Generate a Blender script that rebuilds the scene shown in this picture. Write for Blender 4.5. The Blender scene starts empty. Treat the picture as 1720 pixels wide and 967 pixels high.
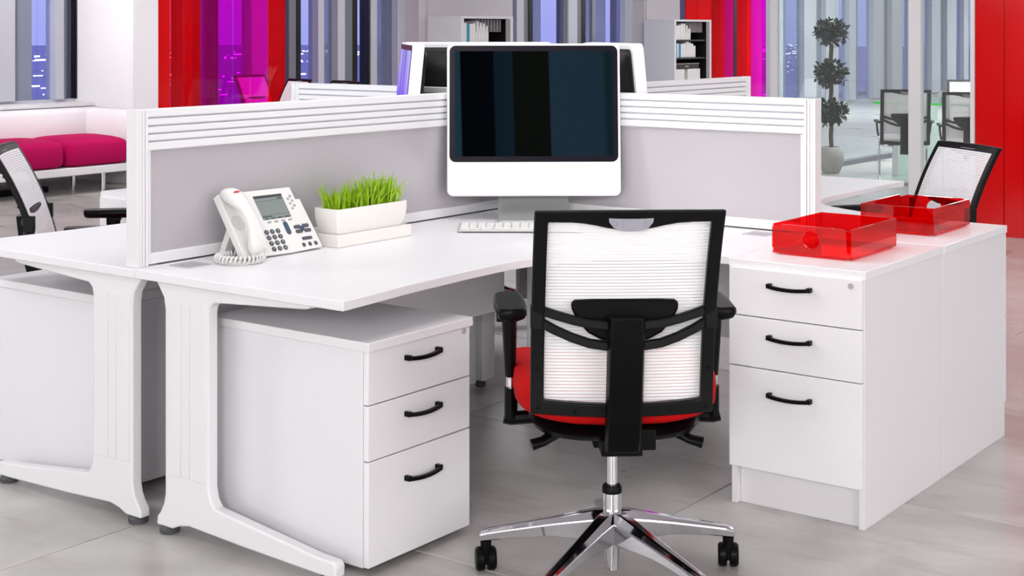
import bpy, bmesh, math, random
from mathutils import Vector, Matrix, noise
random.seed(7)
PI = math.pi
SC = bpy.context.scene
COL = SC.collection

# ------------------------------------------------------------------ camera
H_CAM = 1.41
cam_d = bpy.data.cameras.new('camera')
cam = bpy.data.objects.new('camera', cam_d); COL.objects.link(cam)
cam.location = (3.36, -4.467, H_CAM)
YAW = math.atan2(1830.0, 2439.0)
cam.rotation_euler = (PI/2, 0, YAW)
cam_d.sensor_fit = 'HORIZONTAL'; cam_d.sensor_width = 36.0
cam_d.lens = 36.0*2439.0/1720.0
cam_d.shift_y = -(483.5-50.0)/1720.0
cam_d.clip_end = 3000
SC.camera = cam

# ------------------------------------------------------------------ colour management
vs = SC.view_settings
vs.view_transform = 'Standard'; vs.look = 'None'; vs.gamma = 1.0; vs.exposure = 0.0
vs.use_curve_mapping = False

# ------------------------------------------------------------------ world: dusk sky
W = bpy.data.worlds.new('dusk'); SC.world = W; W.use_nodes = True
nt = W.node_tree; nt.nodes.clear()
wo = nt.nodes.new('ShaderNodeOutputWorld'); wb = nt.nodes.new('ShaderNodeBackground')
tc = nt.nodes.new('ShaderNodeTexCoord'); sx = nt.nodes.new('ShaderNodeSeparateXYZ'); rp = nt.nodes.new('ShaderNodeValToRGB')
nt.links.new(tc.outputs['Generated'], sx.inputs[0]); nt.links.new(sx.outputs['Z'], rp.inputs['Fac'])
nt.links.new(rp.outputs['Color'], wb.inputs['Color']); nt.links.new(wb.outputs[0], wo.inputs[0])
e = rp.color_ramp.elements
e[0].position = 0.0; e[0].color = (0.50, 0.50, 0.90, 1)
e[1].position = 0.6; e[1].color = (0.16, 0.17, 0.50, 1)
m_ = e.new(0.05); m_.color = (0.62, 0.60, 0.98, 1)
wb.inputs['Strength'].default_value = 1.15

# ------------------------------------------------------------------ lamps and added fill lights
def area(name, loc, target, sx_, sy_, power, col=(1, 1, 1)):
    L = bpy.data.lights.new(name, 'AREA'); L.shape = 'RECTANGLE'; L.size = sx_; L.size_y = sy_
    L.energy = power; L.color = col
    o = bpy.data.objects.new(name, L); COL.objects.link(o); o.location = loc
    d = Vector(target)-Vector(loc); o.rotation_euler = d.to_track_quat('-Z', 'Y').to_euler()
    return o
area('key_lamp', (4.7, -7.6, 2.75), (0.6, -0.9, 0.5), 1.4, 0.9, 225, (1, 0.985, 0.97))
area('side_lamp', (-2.6, -3.4, 2.6), (0.6, -0.1, 0.9), 0.7, 0.7, 42, (0.97, 0.98, 1))
area('front_fill', (0.2, -10.2, 1.7), (0.0, 0.0, 0.9), 9.0, 2.6, 190)  # added fill from behind the camera, no such source in the room
area('right_fill', (7.3, -2.0, 1.6), (0.0, -0.5, 0.7), 7.0, 2.4, 175, (1, 0.97, 0.96))  # added fill, lightens the faces turned right; no real source there
for k_, (lx, ly, pw) in enumerate([(0.5, -0.8, 42), (-6.1, 1.6, 46), (-3.2, -2.0, 24), (2.2, 3.6, 85), (-5.2, 6.5, 105), (-5.2, 12.5, 95), (-0.8, 10.0, 240), (-5.0, 19, 400), (-5, 28, 400)]):
    area('ceiling_lamp', (lx, ly, 2.96), (lx, ly, 0), 2.4, 2.4, pw)
area('pier_fill', (-6.7, 1.9, 2.93), (-7.6, 4.05, 1.5), 0.5, 0.5, 24).data.spread = 1.5  # added light that whitens the pier, not a fitting of the room
sp_ = bpy.data.lights.new('added_spot', 'SPOT'); sp_.energy = 130; sp_.spot_size = math.radians(34); sp_.spot_blend = 0.6; sp_.shadow_soft_size = 0.10  # added spot, throws the monitor's shadow onto the right screen
spo = bpy.data.objects.new('added_spot', sp_); COL.objects.link(spo); spo.location = (-1.7, -1.75, 2.55)
spo.rotation_euler = (Vector((0.85, 0.0, 0.95))-spo.location).to_track_quat('-Z', 'Y').to_euler()
SC.cycles.transparent_max_bounces = 32

# ------------------------------------------------------------------ materials
def lin(c):
    return tuple(((v/255.0)/12.92 if v <= 10 else ((v/255.0+0.055)/1.055)**2.4) for v in c)
MATS = {}
def mat(name, rgb, rough=0.5, metal=0.0, spec=0.5, var=0.03, scale=30.0, bump=0.0, coat=0.0, emit=None, estr=0.0, rvar=0.01, stretch=(1, 1, 1)):
    m = bpy.data.materials.new(name); m.use_nodes = True
    t = m.node_tree; p = t.nodes['Principled BSDF']
    c = lin(rgb)
    co = t.nodes.new('ShaderNodeTexCoord'); mp = t.nodes.new('ShaderNodeMapping'); mp.inputs['Scale'].default_value = stretch
    nz = t.nodes.new('ShaderNodeTexNoise'); nz.inputs['Scale'].default_value = scale; nz.inputs['Detail'].default_value = 3
    t.links.new(co.outputs['Object'], mp.inputs[0]); t.links.new(mp.outputs[0], nz.inputs['Vector'])
    mx = t.nodes.new('ShaderNodeMix'); mx.data_type = 'RGBA'
    mx.inputs['A'].default_value = (*[max(0, v*(1-var)) for v in c], 1); mx.inputs['B'].default_value = (*[min(1, v*(1+var)) for v in c], 1)
    t.links.new(nz.outputs['Fac'], mx.inputs['Factor']); t.links.new(mx.outputs['Result'], p.inputs['Base Color'])
    mr = t.nodes.new('ShaderNodeMapRange'); mr.inputs['To Min'].default_value = max(0, rough-rvar); mr.inputs['To Max'].default_value = min(1, rough+rvar)
    t.links.new(nz.outputs['Fac'], mr.inputs['Value']); t.links.new(mr.outputs['Result'], p.inputs['Roughness'])
    p.inputs['Metallic'].default_value = metal; p.inputs['Specular IOR Level'].default_value = spec
    p.inputs['Coat Weight'].default_value = coat
    if bump:
        b = t.nodes.new('ShaderNodeBump'); b.inputs['Strength'].default_value = bump; b.inputs['Distance'].default_value = 0.002
        t.links.new(nz.outputs['Fac'], b.inputs['Height']); t.links.new(b.outputs[0], p.inputs['Normal'])
    if emit:
        p.inputs['Emission Color'].default_value = (*lin(emit), 1); p.inputs['Emission Strength'].default_value = estr
    MATS[name] = m
    return m
def glass(name, rgb, body=0.0, body_rgb=None, gloss=1.0, rough=0.02, var=0.02):
    """clear or tinted pane: tinted transmission + fresnel gloss + a little diffuse body"""
    m = bpy.data.materials.new(name); m.use_nodes = True; t = m.node_tree; t.nodes.clear()
    o = t.nodes.new('ShaderNodeOutputMaterial'); tr = t.nodes.new('ShaderNodeBsdfTransparent')
    gl = t.nodes.new('ShaderNodeBsdfGlossy'); gl.inputs['Roughness'].default_value = rough
    nz = t.nodes.new('ShaderNodeTexNoise'); nz.inputs['Scale'].default_value = 3
    hs = t.nodes.new('ShaderNodeMix'); hs.data_type = 'RGBA'
    c = lin(rgb)
    hs.inputs['A'].default_value = (*[v*(1-var) for v in c], 1); hs.inputs['B'].default_value = (*[min(1, v*(1+var)) for v in c], 1)
    t.links.new(nz.outputs['Fac'], hs.inputs['Factor']); t.links.new(hs.outputs['Result'], tr.inputs['Color'])
    last = tr.outputs[0]
    if body > 0:
        df = t.nodes.new('ShaderNodeBsdfDiffuse'); df.inputs['Color'].default_value = (*lin(body_rgb or rgb), 1)
        mb = t.nodes.new('ShaderNodeMixShader'); mb.inputs[0].default_value = body
        t.links.new(last, mb.inputs[1]); t.links.new(df.outputs[0], mb.inputs[2]); last = mb.outputs[0]
    fr = t.nodes.new('ShaderNodeFresnel'); fr.inputs['IOR'].default_value = 1.45
    ml = t.nodes.new('ShaderNodeMath'); ml.operation = 'MULTIPLY'; ml.inputs[1].default_value = gloss
    # reflect once, at the outer face of the pane (the sheet's two faces are parallel)
    gb_ = t.nodes.new('ShaderNodeNewGeometry'); inv = t.nodes.new('ShaderNodeMath'); inv.operation = 'SUBTRACT'; inv.inputs[0].default_value = 1.0
    t.links.new(gb_.outputs['Backfacing'], inv.inputs[1])
    m2 = t.nodes.new('ShaderNodeMath'); m2.operation = 'MULTIPLY'; t.links.new(fr.outputs[0], m2.inputs[0]); t.links.new(inv.outputs[0], m2.inputs[1])
    t.links.new(m2.outputs[0], ml.inputs[0])
    mg = t.nodes.new('ShaderNodeMixShader'); t.links.new(ml.outputs[0], mg.inputs[0])
    t.links.new(last, mg.inputs[1]); t.links.new(gl.outputs[0], mg.inputs[2]); t.links.new(mg.outputs[0], o.inputs[0])
    MATS[name] = m
    return m

M_LAM = mat('white_laminate', (236, 235, 238), 0.36, spec=0.45, var=0.01, scale=60)
M_CARC = mat('white_carcass', (232, 230, 234), 0.30, spec=0.5, var=0.01, scale=60)
M_WMET = mat('white_powder_coat', (232, 232, 234), 0.38, var=0.01, scale=200)
M_WALL = mat('white_paint', (226, 222, 226), 0.8, var=0.015, scale=4)
M_WALLG = mat('pale_grey_paint', (188, 182, 188), 0.7, var=0.02, scale=4)
M_FRAMEL = mat('light_aluminium', (192, 193, 203), 0.4, metal=0.2, var=0.02, scale=4)
M_FRAMEG = mat('grey_aluminium', (120, 122, 132), 0.4, metal=0.3, var=0.02, scale=4)
M_FRAMEB = mat('black_aluminium', (8, 9, 12), 0.35, var=0.02)
M_BLIND = mat('blue_grey_blind', (128, 134, 152), 0.45, var=0.06, scale=8, stretch=(1, 20, 1))
M_PANEL = mat('grey_acrylic', (182, 178, 183), 0.25, spec=0.9, var=0.0, rvar=0.0)
M_BLK = mat('black_plastic', (4, 4, 5), 0.38, var=0.1, scale=300, spec=0.14)
M_BLKM = mat('black_moulded', (6, 6, 7), 0.42, var=0.1, scale=300, spec=0.22)
M_GAP = mat('dark_seam', (70, 70, 74), 0.6)
M_CHROME = mat('polished_chrome', (225, 225, 230), 0.06, metal=1.0, var=0.01, rvar=0.02)
M_SILV = mat('brushed_silver', (196, 198, 196), 0.33, metal=0.55, var=0.02, scale=60, stretch=(1, 30, 1))
M_GREY = mat('grey_plastic', (178, 178, 184), 0.4, var=0.02)
M_HANDLE = mat('satin_grey', (150, 150, 160), 0.45, var=0.02)
M_MONW = mat('silver_white', (234, 234, 238), 0.35, var=0.01)
M_DGREY = mat('dark_grey_plastic', (72, 72, 76), 0.5, var=0.04)
M_RED = mat('red_wool', (184, 0, 1), 0.8, var=0.08, scale=400, bump=0.3, spec=0.2)
M_MAG = mat('magenta_wool', (182, 0, 84), 0.85, var=0.08, scale=300, bump=0.3, spec=0.2)
M_MESH = mat('white_mesh_fabric', (250, 250, 252), 0.6, var=0.02, scale=200)
M_LEATH = mat('white_leather', (235, 232, 236), 0.45, var=0.01, scale=80, bump=0.1)
M_CERAM = mat('white_ceramic', (240, 237, 232), 0.28, var=0.01)
M_PHONE = mat('white_abs', (228, 228, 226), 0.4, var=0.01)
M_LCD = mat('grey_lcd', (128, 138, 136), 0.25, var=0.04, scale=20)
M_KEY = mat('grey_key', (78, 80, 88), 0.4, var=0.05)
M_KEYB = mat('blue_grey_key', (58, 80, 104), 0.35, var=0.05)
M_KEYL = mat('light_grey_key', (166, 168, 170), 0.4)
M_PRINT = mat('key_print', (205, 208, 212), 0.5)
M_LCDK = mat('lcd_ink', (48, 52, 56), 0.4)
M_REDP = mat('red_lamp', (200, 20, 30), 0.3)
M_GRASS = mat('grass_blade', (150, 190, 18), 0.5, var=0.6, scale=60)
M_SOIL = mat('dark_soil', (40, 34, 28), 0.9, var=0.3, scale=100, bump=0.6)
M_LEAF = mat('dark_leaf', (22, 46, 34), 0.35, var=0.3, scale=20)
M_BARK = mat('grey_bark', (92, 84, 74), 0.8, var=0.2, scale=60, bump=0.5)
M_POT = mat('stone_pot', (176, 172, 166), 0.7, var=0.12, scale=60, bump=0.4)
M_BOOKW = mat('white_binder', (214, 210, 210), 0.5, var=0.03)
M_BOOKB = mat('blue_binder', (36, 128, 166), 0.5, var=0.03)
M_CUPB = mat('pale_grey_cupboard', (206, 204, 208), 0.45, var=0.01)
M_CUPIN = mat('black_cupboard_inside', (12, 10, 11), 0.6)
M_TAMB = mat('silver_tambour', (150, 142, 148), 0.4, metal=0.3)
M_GREEN = mat('green_glass_edge', (50, 225, 70), 0.2)
M_CEIL = mat('ceiling_white', (196, 194, 198), 0.9, var=0.01, scale=3)
M_SCRB = mat('black_bezel', (20, 15, 26), 0.3, var=0.02, spec=0.08)
M_BACK = mat('black_gloss_shell', (22, 22, 23), 0.4, var=0.03, spec=0.25)
M_REDG = mat('red_backed_glass', (212, 3, 8), 0.12, var=0.04, scale=2, spec=0.3)
G_CLEAR = glass('clear_glass', (246, 250, 250), body=0.05, body_rgb=(230, 232, 234), gloss=1.1)  # white diffuse body paints in the washed-out haze of the panes
G_WIN = glass('window_glass', (232, 236, 248), gloss=0.8)
G_BLUE = glass('grey_blue_glass', (196, 202, 222), body=0.4, body_rgb=(146, 152, 172), gloss=0.8)
G_RED = glass('red_glass', (250, 60, 90), body=0.24, body_rgb=(240, 10, 26), gloss=0.6)
G_MAG = glass('magenta_glass', (250, 70, 236), body=0.13, body_rgb=(226, 0, 150), gloss=0.6)
G_TRAY = glass('red_acrylic', (248, 84, 90), body=0.075, body_rgb=(236, 2, 6), gloss=1.1, rough=0.02)
G_TABLE = glass('table_glass', (215, 235, 225), body=0.1, body_rgb=(190, 215, 205), gloss=1.0)

def floor_material():
    m = bpy.data.materials.new('stone_tile'); m.use_nodes = True; t = m.node_tree; p = t.nodes['Principled BSDF']
    g = t.nodes.new('ShaderNodeNewGeometry'); oi = t.nodes.new('ShaderNodeObjectInfo')
    va = t.nodes.new('ShaderNodeVectorMath'); va.operation = 'SCALE'; va.inputs['Scale'].default_value = 9.0
    cx = t.nodes.new('ShaderNodeCombineXYZ'); t.links.new(oi.outputs['Random'], cx.inputs[0]); t.links.new(oi.outputs['Random'], cx.inputs[2])
    t.links.new(cx.outputs[0], va.inputs[0])
    ad = t.nodes.new('ShaderNodeVectorMath'); t.links.new(g.outputs['Position'], ad.inputs[0]); t.links.new(va.outputs[0], ad.inputs[1])
    n1 = t.nodes.new('ShaderNodeTexNoise'); n1.inputs['Scale'].default_value = 2.2; n1.inputs['Detail'].default_value = 7; n1.inputs['Distortion'].default_value = 1.1
    t.links.new(ad.outputs[0], n1.inputs['Vector'])
    mp = t.nodes.new('ShaderNodeMapping'); mp.inputs['Rotation'].default_value = (0, 0, 0.6); mp.inputs['Scale'].default_value = (2.5, 11, 1)
    t.links.new(ad.outputs[0], mp.inputs[0])
    n2 = t.nodes.new('ShaderNodeTexNoise'); n2.inputs['Scale'].default_value = 1.6; n2.inputs['Detail'].default_value = 6; n2.inputs['Distortion'].default_value = 0.6
    t.links.new(mp.outputs[0], n2.inputs['Vector'])
    r1 = t.nodes.new('ShaderNodeValToRGB'); r1.color_ramp.elements[0].position = 0.3; r1.color_ramp.elements[1].position = 0.7
    r1.color_ramp.elements[0].color = (*lin((164, 161, 158)), 1); r1.color_ramp.elements[1].color = (*lin((198, 195, 192)), 1)
    t.links.new(n1.outputs['Fac'], r1.inputs[0])
    r2 = t.nodes.new('ShaderNodeValToRGB'); r2.color_ramp.elements[0].position = 0.54; r2.color_ramp.elements[1].position = 0.72
    r2.color_ramp.elements[0].color = (0, 0, 0, 1); r2.color_ramp.elements[1].color = (0.35, 0.35, 0.35, 1)
    t.links.new(n2.outputs['Fac'], r2.inputs[0])
    mx = t.nodes.new('ShaderNodeMix'); mx.data_type = 'RGBA'; t.links.new(r2.outputs[0], mx.inputs['Factor'])
    t.links.new(r1.outputs[0], mx.inputs['A']); mx.inputs['B'].default_value = (*lin((146, 134, 130)), 1)
    t.links.new(mx.outputs['Result'], p.inputs['Base Color'])
    mr = t.nodes.new('ShaderNodeMapRange'); mr.inputs['To Min'].default_value = 0.22; mr.inputs['To Max'].default_value = 0.38
    t.links.new(n1.outputs['Fac'], mr.inputs['Value']); t.links.new(mr.outputs[0], p.inputs['Roughness'])
    p.inputs['Specular IOR Level'].default_value = 0.5
    return m
M_TILE = floor_material()

# ------------------------------------------------------------------ mesh helpers
ROOT = {}
class B:
    """collects shapes into one bmesh"""
    def __init__(s, T=None):
        s.bm = bmesh.new(); s.T = T or Matrix.Identity(4)
    def v(s, co):
        return s.bm.verts.new(s.T @ Vector(co))
    def f(s, vs_):
        try: return s.bm.faces.new(vs_)
        except ValueError: return None
    def box(s, x0, x1, y0, y1, z0, z1):
        q = [s.v((x, y, z)) for z in (z0, z1) for y in (y0, y1) for x in (x0, x1)]
        for a in ((0, 2, 3, 1), (4, 5, 7, 6), (0, 1, 5, 4), (1, 3, 7, 5), (3, 2, 6, 7), (2, 0, 4, 6)): s.f([q[i] for i in a])
        return s
    def prism(s, pts, axis, a, b):
        def co(p, w):
            return {'x': (w, p[0], p[1]), 'y': (p[0], w, p[1]), 'z': (p[0], p[1], w)}[axis]
        A = [s.v(co(p, a)) for p in pts]; C = [s.v(co(p, b)) for p in pts]
        s.f(A); s.f(C[::-1]); n = len(pts)
        for i in range(n): s.f([A[i], C[i], C[(i+1) % n], A[(i+1) % n]])
        return s
    def loft(s, rings, cap=True, closed=False):
        R_ = [[s.v(p) for p in r] for r in rings]; n = len(R_[0]); L = len(R_)
        for i in range(L if closed else L-1):
            a, b = R_[i], R_[(i+1) % L]
            for j in range(n): s.f([a[j], a[(j+1) % n], b[(j+1) % n], b[j]])
        if cap and not closed: s.f(R_[0][::-1]); s.f(R_[-1])
        return s
    def tube(s, path, r, n=10, ry=None, up=(0, 0, 1), closed=False, square=False):
        P = [Vector(p) for p in path]; L = len(P); rings = []
        for i, p in enumerate(P):
            if closed: t = P[(i+1) % L]-P[i-1]
            else: t = P[min(i+1, L-1)]-P[max(i-1, 0)]
            t.normalize(); u = Vector(up); sd = t.cross(u)
            if sd.length < 1e-4: sd = t.cross(Vector((0, 1, 0)))
            sd.normalize(); w = sd.cross(t)
            rr = r[i] if isinstance(r, (list, tuple)) else r
            rw = (ry[i] if isinstance(ry, (list, tuple)) else ry) if ry is not None else rr
            if square: rings.append([p+sd*rr*a+w*rw*b for a, b in ((-1, -1), (1, -1), (1, 1), (-1, 1))])
            else: rings.append([p+sd*rr*math.cos(2*PI*k/n)+w*rw*math.sin(2*PI*k/n) for k in range(n)])
        return s.loft(rings, closed=closed)
    def floor(s, z):
        for v_ in s.bm.verts: v_.co.z = max(v_.co.z, z)
        return s
    def lathe(s, prof, n=24, c=(0, 0, 0), axis='z'):
        rings = []
        for r, z in prof:
            ring = []
            for k in range(n):
                a = 2*PI*k/n; x, y = r*math.cos(a), r*math.sin(a)
                q = (x, y, z) if axis == 'z' else ((z, x, y) if axis == 'x' else (x, z, y))
                ring.append((q[0]+c[0], q[1]+c[1], q[2]+c[2]))
            rings.append(ring)
        return s.loft(rings)
    def ellipsoid(s, c, rad, e1=1.0, e2=1.0, nu=28, nv=12):
        sg = lambda v, p: math.copysign(abs(v)**p, v)
        rings = []
        for i in range(nv+1):
            b = -PI/2*0.995+PI*0.995*i/nv
            cb, sb = sg(math.cos(b), e1), sg(math.sin(b), e1)
            rings.append([(c[0]+rad[0]*cb*sg(math.cos(2*PI*k/nu), e2), c[1]+rad[1]*cb*sg(math.sin(2*PI*k/nu), e2), c[2]+rad[2]*sb) for k in range(nu)])
        return s.loft(rings)
def rrect(x0, x1, z0, z1, r, n=5):
    pts = []
    for cx, cz, a0 in ((x1-r, z1-r, 0), (x0+r, z1-r, PI/2), (x0+r, z0+r, PI), (x1-r, z0+r, 1.5*PI)):
        for k in range(n+1):
            a = a0+PI/2*k/n; pts.append((cx+r*math.cos(a), cz+r*math.sin(a)))
    return pts
def obj(name, b, m, parent=None, bev=0.0, smooth=True, ang=35, seg=2):
    bm = b.bm
    bmesh.ops.recalc_face_normals(bm, faces=bm.faces)
    if parent is not None and parent.name in ROOT:
        bmesh.ops.translate(bm, verts=bm.verts, vec=-ROOT[parent.name])
    me = bpy.data.meshes.new(name); bm.to_mesh(me); bm.free()
    me.materials.append(m)
    if smooth:
        for p in me.polygons: p.use_smooth = True
        me.set_sharp_from_angle(angle=math.radians(ang))
    o = bpy.data.objects.new(name, me); COL.objects.link(o)
    if parent is not None: o.parent = parent
    if bev:
        md = o.modifiers.new('bevel', 'BEVEL'); md.width = bev; md.segments = seg; md.limit_method = 'ANGLE'; md.angle_limit = math.radians(40); md.harden_normals = False
    return o
def tag(o, label, cat, group=None):
    o['label'] = label; o['category'] = cat
    if group: o['group'] = group
    return o
def thing(name, label, cat, loc=(0, 0, 0), group=None):
    """an Empty at the thing's base; parts are modelled in world coordinates and moved into its frame"""
    o = bpy.data.objects.new(name, None); COL.objects.link(o); o.location = loc; o.empty_display_size = 0.1
    ROOT[o.name] = Vector(loc)
    return tag(o, label, cat, group)
def structure(o):
    o['kind'] = 'structure'; return o
def sub(o):
    """mesh used as parent of sub-parts: same frame as its root"""
    if o.parent and o.parent.name in ROOT: ROOT[o.name] = ROOT[o.parent.name]
    return o
def dup(root, loc, rotz, label, group=None):
    r = root.copy(); COL.objects.link(r); r.location = loc; r.rotation_euler = (0, 0, rotz); r['label'] = label
    if group: r['group'] = group
    for ch in list(root.children):
        c = ch.copy(); COL.objects.link(c); c.parent = r
        for g in ch.children:
            d = g.copy(); COL.objects.link(d); d.parent = c
    return r

# ================================================================== SETTING
# ---- floor: slab with grout, tiles 1.176 m
floor = structure(obj('floor', B().box(-10.2, 8, -11, 34, -0.2, -0.004), mat('grout', (150, 148, 148), 0.8), smooth=False))
TS = 1.176; TX0, TY0 = 0.02, -0.30
def tile_bm(dx=0, dy=0, b=None):
    b = b or B(); g = 0.0022
    b.box(dx+g, dx+TS-g, dy+g, dy+TS-g, -0.012, 0.0); return b
tile0 = None; far = B()
for i in range(-8, 6):
    for j in range(-8, 29):
        x, y = TX0+i*TS, TY0+j*TS
        if -4 <= j <= 12 and i <= 3:
            if tile0 is None:
                t = obj('tile', tile_bm(), M_TILE, floor, bev=0.0012, seg=1); tile0 = t
            else:
                t = tile0.copy(); COL.objects.link(t)
            t.parent = floor; t.location = (x, y, 0)
        else: tile_bm(x, y, far)
fo = obj('far_tiles', far, M_TILE, floor, smooth=False); fo['kind'] = 'stuff'
structure(obj('ceiling', B().box(-10.2, 8, -11, 34, 3.0, 3.15), M_CEIL, smooth=False))
structure(obj('wall_right', B().box(7.8, 8, -11, 34, 0, 3.0), M_WALL, smooth=False))
structure(obj('wall_front', B().box(-8.6, 7.8, -11, -10.8, 0, 3.0), M_WALL, smooth=False))
structure(obj('wall_far', B().box(-8.6, 7.8, 33.8, 34, 0, 3.0), M_WALL, smooth=False))

# ---- window wall on the left (runs along y): piers, sill, windows
XW, XG = -7.95, -8.25
wl = B()
for y0, y1 in ((-11, 2.2), (8.75, 10.62), (13.86, 14.9)): wl.box(-8.55, XW, y0, y1, 0, 3.0)
wl.box(-8.55, -8.2, 2.2, 4.4, 0, 0.70)
wl.box(-8.55, -8.2, 2.2, 34, 2.8, 3.0)
wall_left = structure(obj('wall_left', wl, M_WALLG, smooth=False))
structure(obj('trim_1', B().box(-8.3, -7.9, 2.2, 4.05, 0.70, 0.735), M_WALL, bev=0.004))
structure(obj('wall_pier', B().box(-8.2, -7.35, 4.05, 4.34, 0, 3.0), M_WALL, bev=0.004))
structure(obj('wall_pier', B().box(-8.45, -7.93, 8.9, 10.1, 0, 2.99), M_WALLG))
structure(obj('wall_pier', B().box(-8.45, -7.93, 13.9, 14.7, 0, 2.99), M_WALLG))
WIN_N = [0]
def window(cols, zb=0.0):
    """cols: list of (y0, y1, kind) along the wall; builds one window with mullions, blinds and panes"""
    WIN_N[0] += 1
    ya, yb = cols[0][0], cols[-1][1]
    fr = B(); fr.box(XG-0.1, XG+0.05, ya, yb, zb, zb+0.06); fr.box(XG-0.1, XG+0.05, ya, yb, 2.74, 2.8)
    w = structure(obj('window_%d' % WIN_N[0], fr, M_FRAMEL, smooth=False))
    for y0, y1, k in cols:
        z0, z1 = zb+0.06, 2.74
        if k == 'g': o = obj('pane', B().box(XG-0.006, XG+0.006, y0, y1, z0, z1), G_WIN, w, smooth=False)
        elif k == 'b': o = obj('tinted_pane', B().box(XG-0.02, XG, y0, y1, z0, z1), G_BLUE, w, smooth=False)
        elif k == 's': o = obj('grey_blind', B().box(XG-0.02, XG+0.03, y0, y1, z0, z1), M_BLIND, w, smooth=False)
        elif k == 'w': o = obj('mullion', B().box(XG-0.06, XG+0.10, y0, y1, z0, z1), M_FRAMEL, w, bev=0.004)
        elif k == 'd': o = obj('grey_mullion', B().box(XG-0.06, XG+0.07, y0, y1, z0, z1), M_FRAMEG, w, bev=0.004)
        elif k == 'k': o = obj('black_post', B().box(XG-0.06, XG+0.08, y0, y1, z0, z1), M_FRAMEB, w, bev=0.003)
    return w
window([(2.2, 2.5, 's'), (2.5, 2.58, 'k'), (2.58, 2.92, 'b'), (2.92, 3.367, 'w'), (3.367, 3.586, 's'), (3.586, 3.663, 'g'), (3.663, 3.799, 'g'), (3.799, 3.89, 'w'), (3.89, 3.936, 'd'), (3.936, 4.036, 'b'), (4.036, 4.103, 'k'), (4.103, 4.219, 'w'), (4.219, 4.40, 'd')], 0.70)
window([(4.40, 4.75, 'g'), (4.75, 4.92, 'b'), (4.92, 5.00, 'k'), (5.00, 5.3, 'g'), (5.3, 5.44, 'w'), (5.44, 5.72, 'b'), (5.72, 5.8, 'k'), (5.8, 6.25, 'g'), (6.25, 6.5, 'w'), (6.5, 6.83, 'b')])
window([(6.83, 6.94, 'd'), (6.94, 7.003, 'k'), (7.003, 7.255, 'g'), (7.255, 7.35, 'w'), (7.35, 7.571, 'b'), (7.571, 7.689, 'w'), (7.689, 7.847, 'd'), (7.847, 7.917, 'k'), (7.917, 8.10, 'g'), (8.10, 8.131, 'k'), (8.131, 8.234, 'w'), (8.234, 8.602, 'b'), (8.602, 8.75, 'w')])
window([(10.62, 10.68, 'd'), (10.68, 10.98, 'g'), (10.98, 11.14, 'w'), (11.14, 11.274, 'd'), (11.274, 11.369, 'k'), (11.369, 11.437, 'b'), (11.437, 11.658, 'b'), (11.658, 12.112, 'g'), (12.112, 12.185, 'd'), (12.185, 12.405, 'w'), (12.405, 12.553, 'd'), (12.553, 12.643, 'k'), (12.643, 12.887, 'b'), (12.887, 12.97, 's'), (12.97, 13.276, 'b'), (13.276, 13.661, 'g'), (13.661, 13.86, 'w')])
y = 14.9
for q in range(7):
    cols = []
    for wd, k in ((0.5, 'g'), (0.3, 'w'), (0.3, 'b'), (0.55, 'g'), (0.5, 'w'), (0.12, 'd'), (0.3, 'b'), (0.55, 'w')):
        cols.append((y, y+wd, k)); y += wd
    window(cols)

# ---- the city outside at dusk, far below
structure(obj('ground', B().box(-2500, -40, -1800, 2600, -30.2, -30), mat('dusk_bay', (186, 184, 234), 0.4, var=0.35, scale=0.012, stretch=(1, 0.12, 1)), smooth=False))
cl = B()
for i in range(3200):
    r = random.uniform(0, 1)**0.6; x = -60-1500*r; yy = random.uniform(-0.6, 2.2)*abs(x)+random.uniform(-30, 30)
    if noise.noise(Vector((x*0.01, yy*0.004, 3))) < -0.1: continue
    s = 0.0006*abs(x)*random.uniform(0.5, 1.5); ln = s*random.choice((1, 1, 1.5, 2.5, 8))
    cl.box(x-s, x+s, yy-ln, yy+ln, -30, -30+s*1.6)
def lamp_mat(n, c, s_):
    return mat(n, c, 0.5, emit=c, estr=s_)
o = obj('city_lights', cl, lamp_mat('white_city_light', (255, 246, 250), 2.2), smooth=False); o['kind'] = 'stuff'
tag(o, 'small white city lights scattered far outside the windows at dusk', 'city lights')

# ---- coloured glass screens in front of the window wall
def colour_screen(name, label, panes, x=-7.40, z1=2.7):
    t = thing(name, label, 'glass screen', (x, panes[0][0], 0))
    for y0, y1, kind in panes:
        m = {'r': G_RED, 'm': G_MAG, 'R': M_REDG, 'k': M_FRAMEB}[kind]
        nm = {'r': 'red_pane', 'm': 'magenta_pane', 'R': 'red_panel', 'k': 'black_post'}[kind]
        obj(nm, B().box(x-0.006, x+0.006, y0+0.006, y1-0.006, 0.02, z1), m, t, smooth=False)
    obj('floor_rail', B().box(x-0.02, x+0.02, panes[0][0], panes[-1][1], 0, 0.03), M_FRAMEG, t)
    return t
colour_screen('coloured_glass_screen', 'tall red and magenta glass screen before the windows beside the white pier', [(4.345, 4.522, 'R'), (4.522, 4.687, 'r'), (4.687, 4.892, 'r'), (4.892, 5.087, 'm'), (5.087, 5.301, 'm'), (5.301, 5.529, 'm'), (5.529, 5.771, 'm'), (5.771, 6.011, 'r')])
colour_screen('coloured_glass_screen', 'tall red and magenta glass screen behind the right-hand open cupboard', [(14.98, 15.34, 'R'), (15.34, 15.76, 'R'), (15.76, 16.18, 'r'), (16.18, 16.53, 'm'), (16.53, 16.63, 'k'), (16.63, 17.12, 'r'), (17.12, 17.5, 'm'), (17.5, 17.93, 'm')], x=-7.9)

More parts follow.
